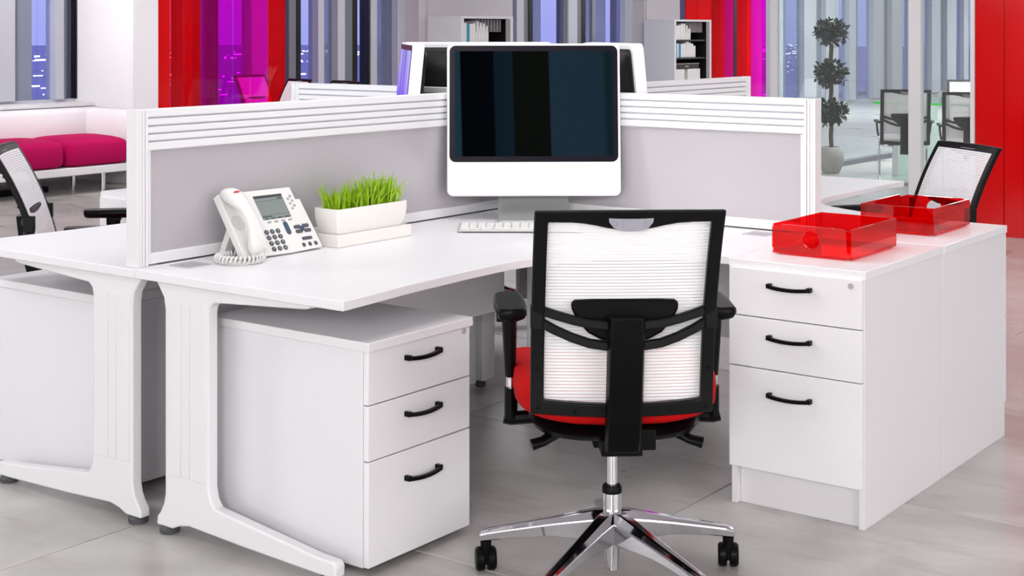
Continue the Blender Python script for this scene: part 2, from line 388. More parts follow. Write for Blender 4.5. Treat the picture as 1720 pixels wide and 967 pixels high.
# ---- meeting room glazing and the red wall panel
gp = thing('glass_partition', 'clear glass meeting room front with white frame beside the red panel', 'partition', (-1.62, 5.5, 0))
obj('white_post', B().box(-1.66, -1.61, 5.47, 5.53, 0, 2.98), M_WMET, gp, bev=0.003)
obj('white_post', B().box(-0.575, -0.49, 5.46, 5.54, 0, 2.98), M_WMET, gp, bev=0.003)
obj('white_post', B().box(-0.135, -0.10, 5.47, 5.53, 0, 2.98), M_WMET, gp, bev=0.003)
obj('glass_pane', B().box(-1.61, -0.575, 5.496, 5.504, 0.04, 2.98), G_CLEAR, gp, smooth=False)
obj('glass_pane', B().box(-0.49, -0.135, 5.496, 5.504, 0.04, 2.98), G_CLEAR, gp, smooth=False)
obj('floor_rail', B().box(-1.66, -0.10, 5.47, 5.53, 0, 0.04), M_FRAMEL, gp)
g2 = thing('glass_partition', 'inner glass side of the meeting room behind the potted tree', 'partition', (-2.95, 8.0, 0))
for y0, y1 in ((8.05, 9.5), (9.5, 11.0), (11.0, 12.5), (12.5, 14.0)):
    obj('glass_pane', B().box(-2.954, -2.946, y0+0.004, y1-0.004, 0.05, 2.98), G_CLEAR, g2, smooth=False)
obj('floor_rail', B().box(-2.99, -2.91, 8.0, 14.0, 0, 0.05), M_FRAMEG, g2)
obj('end_post', B().box(-2.98, -2.92, 8.0, 8.05, 0, 2.98), M_FRAMEL, g2)
rp_ = thing('red_wall_panel', 'tall glossy red wall panel at the right edge of the room', 'wall panel', (-0.09, 5.5, 0))
for x0, x1 in ((-0.095, 0.10), (0.104, 1.3)):
    obj('red_leaf', B().box(x0, x1, 5.46, 5.52, 0.0, 2.98), M_REDG, rp_, bev=0.002)

# ================================================================== DESKS
def desk(label, sxn, syn, seam_x, leg_x0, leg=True, loc=(0, 0, 0), edge=None):
    T = Matrix.Diagonal((sxn, syn, 1, 1))
    t = thing('corner_desk', label, 'desk', loc, 'corner desks of the four-desk cluster')
    x_in = seam_x*sxn
    pts = [(x_in, -1.815), (0.842, -1.815), (0.812, -1.5), (0.801, -1.25), (0.800, -1.12)]
    for k in range(1, 12):
        a = k/12*PI/2; pts.append((0.80+0.43*(1-math.cos(a)), -1.12+0.532*math.sin(a)))
    if edge: pts = [(x_in, -1.815)]+edge+[(1.272, -0.001), (x_in, -0.001)]
    else: pts += [(1.23, -0.588), (1.272, -0.586), (1.272, -0.001), (x_in, -0.001)]
    obj('worktop', B(T).prism(pts, 'z', 0.705, 0.73), M_LAM, t, bev=0.002)
    if leg:
        lp = [(-0.040, 0.704), (-0.023, 0.683), (-0.006, 0.66), (0, 0.627), (0, 0.115), (-0.006, 0.085), (-0.020, 0.060), (-0.034, 0.044), (-0.037, 0.020),
              (0.030, 0.020), (0.058, 0.032), (0.10, 0.040), (0.30, 0.030), (0.60, 0.020), (0.655, 0.020), (0.657, 0.050), (0.648, 0.062), (0.585, 0.064), (0.204, 0.108), (0.187, 0.128), (0.179, 0.16),
              (0.179, 0.635), (0.184, 0.655), (0.200, 0.668), (0.545, 0.690), (0.562, 0.694), (0.57, 0.704)]
        lp = [(leg_x0*sxn+s, z) for s, z in lp]
        x0 = leg_x0*sxn
        lg = sub(obj('cantilever_leg', B(T).prism(lp, 'y', -1.80, -1.764), M_WMET, t, bev=0.008, seg=3))
        cv = B(T)
        for a, b_ in ((0.012, 0.068), (0.070, 0.104), (0.106, 0.167)): cv.box(x0+a, x0+b_, -1.8025, -1.79, 0.172, 0.65)
        obj('cable_cover', cv, M_WMET, lg, bev=0.001)
        for s in (-0.003, 0.622):
            fb = B(T); n = 28
            fb.lathe([(0.020, 0.0), (0.028, 0.003), (0.029, 0.014), (0.024, 0.018), (0.010, 0.024)], n, (x0+s, -1.780, 0))
            obj('foot_leveller', fb, M_DGREY, lg)
    mp_ = B(T).box(0.045, 0.063, -1.56, -0.12, 0.36, 0.66)
    obj('modesty_panel', mp_, M_CARC, t, bev=0.002)
    obj('modesty_panel', B(T).box(0.14, 1.22, -0.063, -0.045, 0.36, 0.66), M_CARC, t, bev=0.002)
    obj('beam', B(T).box(0.10, 0.16, -1.74, -0.15, 0.64, 0.704), M_WMET, t)
    cp = B(T).prism([(0.150, -0.020), (0.235, -0.020), (0.235, -0.055), (0.185, -0.100), (0.150, -0.100)], 'z', 0.03, 0.704)
    cl_ = sub(obj('corner_leg', cp, M_WMET, t, bev=0.006))
    obj('foot_leveller', B(T).lathe([(0.018, 0), (0.022, 0.004), (0.022, 0.014), (0.008, 0.032)], 16, (0.19, -0.057, 0)), M_DGREY, cl_)
    for cx, cy in ((0.095, -1.666), (1.115, -0.10)):
        pt = sub(obj('cable_port', B(T).prism(rrect(cx-0.046, cx+0.046, cy-0.046, cy+0.046, 0.012), 'z', 0.728, 0.7315), M_GREY, t, bev=0.001))
        obj('port_lid', B(T).prism(rrect(cx-0.03, cx+0.03, cy-0.026, cy+0.026, 0.02), 'z', 0.7315, 0.7325), M_KEYL, pt)
    return t
desk('white curved corner desk in front, carrying the phone and grass planter', 1, -1*-1, 0.031, 0.145, loc=(0.8, -1.0, 0))
desk('white corner desk left of the phone desk, behind the long screen', -1, 1, 0.028, 0.002, loc=(-0.8, -1.0, 0))
desk('white corner desk at right, behind the screen and red trays', 1, -1, 0.031, 0.145, loc=(0.8, 1.0, 0), edge=[(0.852, -1.815), (0.84, -1.6), (0.833, -1.35), (0.834, -1.1), (0.845, -0.98), (0.868, -0.89), (0.895, -0.834), (0.94, -0.785), (0.998, -0.742), (1.069, -0.70), (1.14, -0.667), (1.2, -0.65), (1.24, -0.644), (1.272, -0.643)])
desk('white corner desk at the back, hidden behind both front screens', -1, -1, 0.028, -0.145, loc=(-0.8, 1.0, 0))

# ---- desk screens
def desk_screen(label, axis, sgn, L, end=True):
    """axis 'y': runs along y from 0 to sgn*L at x=0; axis 'x' likewise"""
    if axis == 'y':
        T = Matrix(((0, 1, 0, 0), (sgn, 0, 0, 0), (0, 0, 1, 0), (0, 0, 0, 1)))
        loc = (0, sgn*L/2, 0.73)
    else:
        T = Matrix(((sgn, 0, 0, 0), (0, 1, 0, 0), (0, 0, 1, 0), (0, 0, 0, 1)))
        loc = (sgn*L/2, 0, 0.73)
    t = thing('desk_screen', label, 'screen', loc, 'white desk screens of the cluster')
    a, b_ = 0.022, L
    ep = B(T)                                        # ribbed end post
    ep.box(b_-0.010, b_, -0.024, 0.024, 0.7305, 1.182)
    for q in range(3): ep.box(b_-0.020-0.011*q, b_-0.011-0.011*q, -0.0225+0.001*(q % 2), 0.0225-0.001*(q % 2), 0.7305, 1.180)
    obj('end_post', ep, M_WMET, t, bev=0.0015)
    p0 = b_-0.043
    obj('back_rail', B(T).box(a, p0, -0.012, 0.012, 1.066, 1.176), M_FRAMEL, t)
    for z0, z1 in ((1.158, 1.181), (1.1345, 1.1535), (1.112, 1.130), (1.090, 1.1075), (1.062, 1.0855)):
        obj('slat', B(T).prism([(-0.020, z0+0.003), (-0.017, z0), (0.017, z0), (0.020, z0+0.003), (0.020, z1-0.002), (0.018, z1), (-0.018, z1), (-0.020, z1-0.002)], 'x', a, p0), M_WMET, t, smooth=False)
    obj('acrylic_panel', B(T).box(a+0.006, p0-0.012, -0.006, 0.006, 0.762, 1.064), M_PANEL, t, smooth=False)
    obj('bottom_rail', B(T).box(a, p0, -0.018, 0.018, 0.735, 0.766), M_WMET, t, bev=0.002)
    obj('side_rail', B(T).box(p0-0.014, p0, -0.015, 0.015, 0.766, 1.062), M_WMET, t, bev=0.001)
    obj('bracket_strip', B(T).box(a+0.05, p0-0.05, -0.010, 0.010, 0.7305, 0.735), M_GAP, t)
    return t
desk_screen('long white slatted screen with grey panel behind phone and planter', 'y', -1, 1.80)
desk_screen('white slatted screen with grey panel right of the big monitor', 'x', 1, 1.28)
desk_screen('white slatted screen rising beyond the big monitor, pointing away right', 'y', 1, 1.93)
desk_screen('white slatted screen beyond the long screen, left of the monitors', 'x', -1, 1.165)
obj_post = thing('screen_hub_post', 'white square hub post joining the four desk screens', 'post', (0, 0, 0.73))
obj('post', B().box(-0.0215, 0.0215, -0.0215, 0.0215, 0.7305, 1.182), M_WMET, obj_post, bev=0.002)

# ================================================================== PEDESTALS
def handle_bm(T, L=0.136):
    b = B(T)
    pth = [(-L/2+0.004, 0, 0), (-L/2+0.005, -0.014, 0)]
    for k in range(9):
        u = -1+2*k/8; pth.append((u*(L/2-0.008), -0.0185-0.004*(1-u*u), -0.004*(1-u*u)))
    pth += [(L/2-0.005, -0.014, 0), (L/2-0.004, 0, 0)]
    b.tube(pth, 0.0045, ry=0.005, square=True, up=(0, 0, 1)); b.box(-L/2-0.001, -L/2+0.010, -0.019, 0, -0.0055, 0.0075); b.box(L/2-0.010, L/2+0.001, -0.019, 0, -0.0055, 0.0075)
    return b
def pedestal(label, w, d, top_z, drawers, plinth, T, locxy, group=None, top_over=0.006, bottom=0.0, base_z=0.0):
    """local: front at y=0 facing -y, width x 0..w, depth y 0..d; T places it in the world"""
    t = thing('drawer_pedestal', label, 'drawer unit', (*locxy, 0), group)
    c = B(T)
    zt = top_z-0.025
    c.box(0, 0.018, 0.018 if not plinth else 0.0, d, bottom, zt-0.001); c.box(w-0.018, w, 0.018 if not plinth else 0.0, d, bottom, zt-0.001)
    c.box(0.018, w-0.018, d-0.018, d-0.004, bottom, zt-0.001); c.box(0.018, w-0.018, 0.03, d-0.018, zt-0.02, zt-0.001); c.box(0.018, w-0.018, 0.03, d-0.018, bottom+0.02, bottom+0.04)
    obj('carcass', c, M_CARC, t, bev=0.0012)
    obj('top', B(T).box(-top_over, w+top_over, -0.008, d+0.0, zt, top_z), M_LAM, t, bev=0.002)
    if plinth: obj('plinth', B(T).box(0.019, w-0.019, 0.022, 0.040, 0, plinth-0.004), M_CARC, t)
    side = 0.0 if not plinth else 0.0
    for i, (z0, z1, hz) in enumerate(drawers):
        y0 = -0.001 if not plinth else -0.018
        dr = sub(obj('drawer', B(T).box(side+0.001, w-side-0.001, y0, y0+0.0175, z0, z1), M_LAM, t, bev=0.0016))
        hT = T @ Matrix.Translation((w/2-(0.01 if plinth else 0), y0, hz))
        obj('handle', handle_bm(hT), M_BLK, dr)
        if i == 0:
            lx = w-0.033 if plinth else w-0.028
            obj('lock', B(T @ Matrix.Translation((lx, y0, z1-0.018))).lathe([(0.0085, 0.001), (0.0085, -0.0025), (0.006, -0.003), (0.005, -0.002), (0.0015, -0.002)], 18, axis='y'), M_SILV, dr)
    if not plinth:
        for px, py in ((0.05, 0.06), (w-0.05, 0.06), (0.05, d-0.06), (w-0.05, d-0.06)):
            obj('caster', B(T @ Matrix.Translation((px, py, 0))).lathe([(0.014, -0.009), (0.016, -0.006), (0.016, 0.006), (0.014, 0.009)], 14, (0, 0, 0.016), axis='x').box(-0.008, 0.008, -0.008, 0.008, 0.025, bottom+0.02), M_BLK, t)
    return t
D3 = [(0.442, 0.588, 0.540), (0.297, 0.4385, 0.391), (0.022, 0.2935, 0.221)]
# under the front desk: front faces +x
Tm = Matrix(((0, -1, 0, 0.82), (1, 0, 0, -1.70), (0, 0, 1, 0), (0, 0, 0, 1)))
pedestal('white three-drawer pedestal under the front desk, black bow handles', 0.42, 0.60, 0.605, D3, 0, Tm, (0.5, -1.49), bottom=0.02)
Tm = Matrix(((0, 1, 0, -0.82), (-1, 0, 0, -1.28), (0, 0, 1, 0), (0, 0, 0, 1)))
pedestal('white pedestal under the left desk, seen from its plain side', 0.42, 0.60, 0.605, D3, 0, Tm, (-0.5, -1.49), bottom=0.02)
D4 = [(0.5665, 0.706, 0.662), (0.4165, 0.5635, 0.511), (0.116, 0.4135, 0.343)]
def Tp(x, y, s): return Matrix(((s, 0, 0, x), (0, s, 0, y), (0, 0, 1, 0), (0, 0, 0, 1)))
pedestal('white desk-high drawer unit at right, drawers facing the red chair', 0.42, 0.597, 0.73, D4, 0.116, Tp(1.28, -0.60, 1), (1.49, -0.3), 'desk-high drawer units')
pedestal('white desk-high unit under the rear red tray, drawers facing away', 0.42, 0.597, 0.73, D4, 0.116, Tp(1.70, 0.60, -1), (1.49, 0.3), 'desk-high drawer units')
pedestal('white desk-high unit beyond the left chair, half hidden by the long screen', 0.42, 0.597, 0.73, D4, 0.116, Tp(-1.70, -0.60, 1), (-1.49, -0.3), 'desk-high drawer units')
pedestal('white desk-high unit at the back left, hidden behind the screens', 0.42, 0.597, 0.73, D4, 0.116, Tp(-1.28, 0.60, -1), (-1.49, 0.3), 'desk-high drawer units')

# ================================================================== CHAIRS
def by(z, x=0.0):
    t = (z-0.484)/0.515
    return -0.20-0.02*t-0.155*max(t, 0)**2-0.014*(1-(x/0.22)**2)
def back_frame_bm(dz=0.0):
    """closed loop frame of rectangular section following the curved back"""
    N = 14; outer, inner = [], []
    hw, hi = 0.220, 0.189
    bump = lambda x: 0.5*(1+math.cos(PI*min(1, abs(x)/0.135)))
    top_o = lambda x: 0.999-0.002*(x/0.22)**2; top_i = lambda x: 0.969-0.020*bump(x)
    bot_o = lambda x: 0.482+0.008*(x/0.22)**2; bot_i = lambda x: 0.514+0.010*(x/0.19)**2
    for k in range(N):   # bottom, left->right
        u = -1+2*k/N; outer.append((u*hw, bot_o(u*hw))); inner.append((u*hi, bot_i(u*hi)))
    for k in range(N):
        f = k/N; outer.append((hw, bot_o(hw)+(top_o(hw)-bot_o(hw))*f)); inner.append((hi, bot_i(hi)+(top_i(hi)-bot_i(hi))*f))
    for k in range(N):
        u = 1-2*k/N; outer.append((u*hw, top_o(u*hw))); inner.append((u*hi, top_i(u*hi)))
    for k in range(N):
        f = 1-k/N; outer.append((-hw, bot_o(hw)+(top_o(hw)-bot_o(hw))*f)); inner.append((-hi, bot_i(hi)+(top_i(hi)-bot_i(hi))*f))
    b = B(); rings = []
    for (xo, zo), (xi, zi) in zip(outer, inner):
        rings.append([(xo, by(zo, xo)-0.011, zo+dz), (xo*1.004, by(zo, xo)+0.012, zo+dz), (xi, by(zi, xi)+0.012, zi+dz), (xi, by(zi, xi)-0.013, zi+dz)])
    return b.loft(rings, closed=True)
def mesh_bm(dz=0.0, n=58):
    b = B(); z0, z1 = 0.510, 0.974; p = (z1-z0)/n; NX = 8
    for k in range(n):
        za, zb = z0+k*p, z0+(k+0.85)*p; rings = []
        for j in range(NX+1):
            x = -0.193+0.386*j/NX
            rings.append([(x, by(za, x)+0.0118, za+dz), (x, by(zb, x)+0.0118, zb+dz), (x, by(zb, x)+0.0130, zb+dz), (x, by(za, x)+0.0130, za+dz)])
        b.loft(rings)
    return b
def yoke_bm(dz=0.0):
    b = B()
    for s in (-1, 1):
        up = [(0.040, -0.290, 0.716), (0.085, -0.284, 0.7195), (0.125, -0.274, 0.727), (0.165, -0.262, 0.737), (0.196, -0.254, 0.746), (0.216, -0.246, 0.752)]
        lo = [(0.040, -0.282, 0.666), (0.085, -0.277, 0.672), (0.125, -0.268, 0.684), (0.165, -0.256, 0.700), (0.196, -0.249, 0.716), (0.214, -0.243, 0.728)]
        for P in (up, lo): b.tube([(s*x, y_, z+dz) for x, y_, z in P], 0.008, ry=0.0105, square=True)
        b.box(min(s*0.193, s*0.222), max(s*0.193, s*0.222), -0.262, -0.222, 0.700+dz, 0.757+dz)
    return b
def upper_parts(t, dz=0.0, seat_m=None, spine_z=0.40, silver=True):
    fr = sub(obj('back_frame', back_frame_bm(dz), M_BLKM, t, bev=0.004, ang=50))
    sc = B()
    for x, z in ((-0.205, 0.60), (0.205, 0.60), (-0.203, 0.505), (0.203, 0.505), (-0.115, 0.499), (0.115, 0.499), (-0.207, 0.90), (0.207, 0.90), (-0.206, 0.79), (0.206, 0.79)):
        sc.lathe([(0.0045, 0.0), (0.0045, -0.004), (0.003, -0.005)], 10, (x, by(z, x)-0.010, z+dz), axis='y')
    obj('screws', sc, M_BLK, fr)['kind'] = 'stuff'
    hd = B(); hz = 0.966+dz
    hp = [(-0.052, 0.016), (0.052, 0.016), (0.050, 0.004), (0.040, -0.008), (0.026, -0.014), (0, -0.0155), (-0.026, -0.014), (-0.040, -0.008), (-0.050, 0.004)]
    yy = by(0.966, 0)
    hd.prism([(x, z+hz) for x, z in hp], 'y', yy-0.020, yy+0.004)
    for x in (-0.038, 0.038): hd.lathe([(0.006, -0.0225), (0.0055, -0.0235), (0.005, -0.0225), (0.0045, -0.0215)], 12, (x, yy, hz+0.002), axis='y')
    hd.box(-0.018, 0.018, yy-0.0215, yy-0.02, hz-0.008, hz+0.011)
    obj('carry_handle', hd, M_HANDLE, fr, bev=0.001)
    ms = obj('mesh_back', mesh_bm(dz), M_MESH, t, smooth=False); ms['kind'] = 'stuff'
    obj('yoke', yoke_bm(dz), M_BLKM, t, bev=0.003)
    lu = [(-0.128, 0.766), (-0.118, 0.772), (-0.06, 0.774), (0.06, 0.774), (0.118, 0.772), (0.128, 0.766), (0.126, 0.750), (0.112, 0.722), (0.088, 0.695), (0.055, 0.677), (0.02, 0.671), (-0.02, 0.671), (-0.055, 0.677), (-0.088, 0.695), (-0.112, 0.722), (-0.126, 0.750)]
    obj('lumbar_pad', B().prism([(x, z+dz) for x, z in lu], 'y', -0.272, -0.252), M_BLK, t, bev=0.006)
    sp = B(); prof = [(0.737, -0.306), (0.66, -0.298), (0.58, -0.282), (0.50, -0.262), (0.44, -0.245), (0.40, -0.222)]
    rings = []
    for z, y_ in prof:
        w = 0.0435
        rings.append([(-w, y_+0.004, z+dz), (-w+0.006, y_-0.012, z+dz), (w-0.006, y_-0.012, z+dz), (w, y_+0.004, z+dz), (w, y_+0.026, z+dz), (-w, y_+0.026, z+dz)])
    sp.loft(rings); obj('spine', sp, M_BLK, t, bev=0.003)
    for s in (-1, 1):
        for z in (0.69, 0.575):
            pass
def task_chair(label, drop=0.0):
    t = thing('task_chair', label, 'chair', (0, 0, 0))
    dz = -drop
    upper_parts(t, dz)
    st = B()
    sg = lambda v, p: math.copysign(abs(v)**p, v)
    st.ellipsoid((0, 0.058, 0.494+dz), (0.254, 0.252, 0.056), 0.40, 0.40, 40, 14)
    for v_ in st.bm.verts:
        fx = v_.co.x/0.252; fy = (v_.co.y-0.058)/0.252
        v_.co.z += 0.030*fx*fx+(-0.018*max(fy, 0)**2)
    obj('seat_cushion', st, M_RED, t, ang=80)
    pn = B(); pn.ellipsoid((0, 0.04, 0.424+dz), (0.215, 0.215, 0.024), 0.6, 0.45, 32, 8)
    for v_ in pn.bm.verts: v_.co.z += 0.022*(v_.co.x/0.225)**2-0.004
    obj('seat_pan', pn, M_BLK, t, ang=60)
    mc = B(); mc.prism([(-0.072, 0.438), (0.072, 0.438), (0.060, 0.382), (-0.060, 0.382)], 'y', -0.13, 0.12)
    mc.box(-0.05, 0.05, -0.215, -0.12, 0.385, 0.425); mc.box(0.045, 0.086, -0.19, -0.05, 0.392, 0.444); mc.box(-0.15, 0.15, 0.0, 0.06, 0.415, 0.44)
    for v_ in mc.bm.verts: v_.co.z += dz
    obj('tilt_mechanism', mc, M_BLK, t, bev=0.004)
    for s, dx in ((-1, 0.0), (1, 0.0)):
        lv = B(); P = [(s*0.105, -0.07, 0.440+dz), (s*0.135, -0.09, 0.428+dz), (s*0.155, -0.10, 0.410+dz), (s*0.182, -0.11, 0.396+dz), (s*0.212, -0.115, 0.388+dz)]
        lv.tube(P, [0.014, 0.020, 0.022, 0.022, 0.018], 10, ry=[0.018, 0.016, 0.014, 0.011, 0.014])
        obj('adjustment_lever', lv, M_BLK, t, ang=60)
    for s in (-1, 1):
        up_ = B(); P = [(s*0.262, 0.0, 0.690+dz), (s*0.262, 0.0, 0.66+dz), (s*0.259, 0.002, 0.53+dz)]
        up_.tube(P, [0.020, 0.019, 0.014], 14, ry=[0.028, 0.027, 0.018], up=(0, 1, 0)); up_.box(min(s*0.24, s*0.295), max(s*0.24, s*0.295), -0.012, 0.03, 0.677+dz, 0.69+dz)
        if s < 0: up_.box(-0.295, -0.26, -0.02, -0.008, 0.672+dz, 0.682+dz)
        arm = sub(obj('arm_upright', up_, M_BLK, t, bev=0.002))
        obj('arm_tube', B().lathe([(0.0125, 0.44+dz), (0.0125, 0.535+dz)], 16, (s*0.258, 0.002, 0)), M_CHROME, arm)
        lb = B(); lb.tube([(s*0.258, 0.0, 0.503+dz), (s*0.258, 0.0, 0.425+dz)], 0.017, 12, ry=0.022, up=(0, 1, 0))
        lb.tube([(s*0.275, 0.0, 0.428+dz), (s*0.258, 0.0, 0.424+dz), (s*0.19, 0.0, 0.428+dz), (s*0.12, 0.01, 0.432+dz)], 0.018, 10, ry=0.017)
        obj('arm_bracket', lb, M_BLK, arm, bev=0.001)
        pd = B(); pl = [(-0.036, -0.10), (-0.030, -0.118), (0.0, -0.125), (0.030, -0.118), (0.040, -0.10), (0.044, 0.0), (0.040, 0.10), (0.026, 0.125), (0.0, 0.132), (-0.024, 0.125), (-0.036, 0.10), (-0.040, 0.0)]
        rings = []
        for sc_, z in ((0.55, 0.689), (0.86, 0.694), (1.0, 0.705), (0.97, 0.716), (0.86, 0.7215)):
            rings.append([(s*0.262+x*sc_, y_*(0.8+0.2*sc_)+0.01, z+dz) for x, y_ in pl])
        pd.loft(rings); obj('arm_pad', pd, M_BLK, t, ang=50)
    obj('gas_lift', B().lathe([(0.0135, 0.235), (0.0135, 0.40+dz)], 20), M_CHROME, t)
    obj('lift_collar', B().lathe([(0.018, 0.232), (0.0255, 0.234), (0.0255, 0.247), (0.022, 0.253), (0.014, 0.254)], 24), M_BLK, t)
    obj('lift_sleeve', B().lathe([(0.020, 0.04), (0.021, 0.10), (0.0245, 0.12), (0.0245, 0.233)], 24), M_CHROME, t)
    for k in range(5):
        a = PI/2+2*PI*k/5; ca, sa = math.cos(a), math.sin(a); rings = []
        for r, w, zt, zb in ((0.015, 0.030, 0.190, 0.112), (0.05, 0.028, 0.186, 0.108), (0.10, 0.0255, 0.172, 0.110), (0.16, 0.023, 0.155, 0.110), (0.22, 0.0205, 0.139, 0.102), (0.29, 0.018, 0.121, 0.090), (0.325, 0.017, 0.112, 0.082), (0.345, 0.015, 0.104, 0.078), (0.352, 0.010, 0.094, 0.078)):
            wt = w*0.45; zz = zt-(zt-zb)*0.28
            sec = [(-w*0.75, zb), (-w, zz), (-wt, zt), (wt, zt), (w, zz), (w*0.75, zb)]
            rings.append([(r*ca-o_*sa, r*sa+o_*ca, z) for o_, z in sec])
        ar = sub(obj('base_arm', B().loft(rings), M_CHROME, t, bev=0.003, ang=25))
        c = B(Matrix.Translation((0.335*ca, 0.335*sa, 0)) @ Matrix.Rotation(a+0.9*k+PI/2 if k not in (1, 4) else (0.1 if k == 1 else -0.15), 4, 'Z'))
        for s in (-1, 1):
            c.lathe([(0.010, s*0.0035), (0.027, s*0.0035), (0.0305, s*0.007), (0.0305, s*0.021), (0.026, s*0.0265), (0.006, s*0.027)], 24, (0, 0.004, 0.0306), axis='x')
        c.box(-0.0055, 0.0055, -0.014, 0.02, 0.02, 0.058); c.lathe([(0.014, 0.052), (0.015, 0.080)], 14)
        obj('caster', c, M_BLK, ar)
    return t
# front chair: faces away from the camera, base centre and heading from the photograph's floor line
CH = (cam.location.x-0.6004*3.70+0.7997*0.256, cam.location.y+0.7997*3.70+0.6004*0.256)
chair = task_chair('red seated mesh-back task chair in front, black arms, polished five-star base')
chair.location = (*CH, 0); chair.rotation_euler = (0, 0, YAW+0.045)
low = task_chair('mesh-back task chair at the right desk, half hidden by red trays', 0.065)
def face(dx, dy): return math.atan2(dy, dx)-PI/2
low.location = (1.02, 1.24, 0); low.rotation_euler = (0, 0, face(-0.6, -0.79))
GRP = 'white mesh-back task chairs'
chair['group'] = GRP; low['group'] = GRP
left = task_chair('mesh-back task chair at the left edge, behind the left desk', 0.02); left['group'] = GRP
left.location = (-1.42+0.372*0.70, -1.27+0.372*0.72, 0); left.rotation_euler = (0, 0, face(0.70, 0.72))
def seat_at(src, tx, ty, dx, dy, label):
    """place a copy so that the middle of its top bar stands over (tx, ty), facing (dx, dy)"""
    l = math.hypot(dx, dy); dup(src, (tx+0.372*dx/l, ty+0.372*dy/l, 0), face(dx, dy), label, GRP)
dup(low, (-1.12, 1.15, 0), face(0.7, -0.7), 'mesh-back task chair at the back desk, only a caster seen below desks', GRP)
seat_at(low, -6.75, 5.58, -0.27, -0.97, 'distant mesh-back chair just right of the magenta glass, one curved upright showing')
seat_at(left, -5.15, 4.53, -0.27, -0.97, 'distant mesh-back chair nearest the wide window group, only its top bar showing')
seat_at(low, -8.08, 6.15, 1.0, 0.0, 'mesh-back chair added behind the magenta glass in place of a reflected chair')  # added chair, stands in for a chair's reflection in the glass

# visitor chairs in the meeting room
def visitor_chair(label):
    t = thing('visitor_chair', label, 'chair', (0, 0, 0), 'cantilever chairs of the meeting room')
    dz = -0.125
    upper_parts(t, dz)
    st = B().ellipsoid((0, 0.03, 0.40), (0.235, 0.235, 0.035), 0.5, 0.42, 32, 10)
    obj('seat_cushion', st, M_LEATH, t, ang=80)
    for s in (-1, 1):
        P = [(s*0.10, -0.20, 0.345), (s*0.20, -0.16, 0.355), (s*0.215, 0.15, 0.355), (s*0.215, 0.22, 0.33), (s*0.215, 0.235, 0.28), (s*0.215, 0.20, 0.06), (s*0.215, 0.18, 0.022), (s*0.215, 0.14, 0.011), (s*0.215, -0.24, 0.011), (s*0.17, -0.26, 0.011), (0, -0.262, 0.011)]
        obj('cantilever_tube', B().tube(P, 0.011, 10), M_CHROME, t, ang=60)
        ap = B().tube([(s*0.225, -0.22, 0.565), (s*0.245, -0.1, 0.570), (s*0.25, 0.08, 0.565), (s*0.245, 0.12, 0.55)], [0.016, 0.024, 0.024, 0.014], 10, ry=[0.01, 0.011, 0.011, 0.008])
        ap.tube([(s*0.245, 0.06, 0.56), (s*0.235, 0.08, 0.46), (s*0.21, 0.08, 0.36)], 0.010, 8)
        obj('armrest', ap, M_BLK, t, ang=60)
    return t
vc = visitor_chair('black framed cantilever chair with its back to us at the glass table')
vc.location = (-1.80, 8.45, 0); vc.rotation_euler = (0, 0, YAW-0.22)
dup(vc, (-1.14, 8.28, 0), face(-0.35, 0.95), 'black framed cantilever chair just left of the red panel, nearer the panel', 'cantilever chairs of the meeting room')
dup(vc, (-1.95, 10.6, 0), face(0.35, -0.95), 'black framed cantilever chair on the far side of the glass table', 'cantilever chairs of the meeting room')
tb = thing('glass_table', 'glass meeting table with a bright green edge behind the partition', 'table', (-1.7, 9.3, 0))
obj('glass_top', B().box(-2.22, -1.22, 8.75, 10.2, 0.712, 0.718), G_TABLE, tb, smooth=False)
eg = B(); eg.box(-2.22, -1.22, 8.742, 8.75, 0.704, 0.724); eg.box(-2.228, -2.22, 8.742, 10.2, 0.707, 0.721); eg.box(-1.22, -1.212, 8.742, 10.2, 0.707, 0.721)
obj('green_edge', eg, M_GREEN, tb, smooth=False)
obj('slab_leg', B().box(-2.12, -2.06, 8.95, 10.0, 0, 0.711), M_WMET, tb, bev=0.003)
obj('slab_leg', B().box(-1.38, -1.32, 8.95, 10.0, 0, 0.711), M_WMET, tb, bev=0.003)

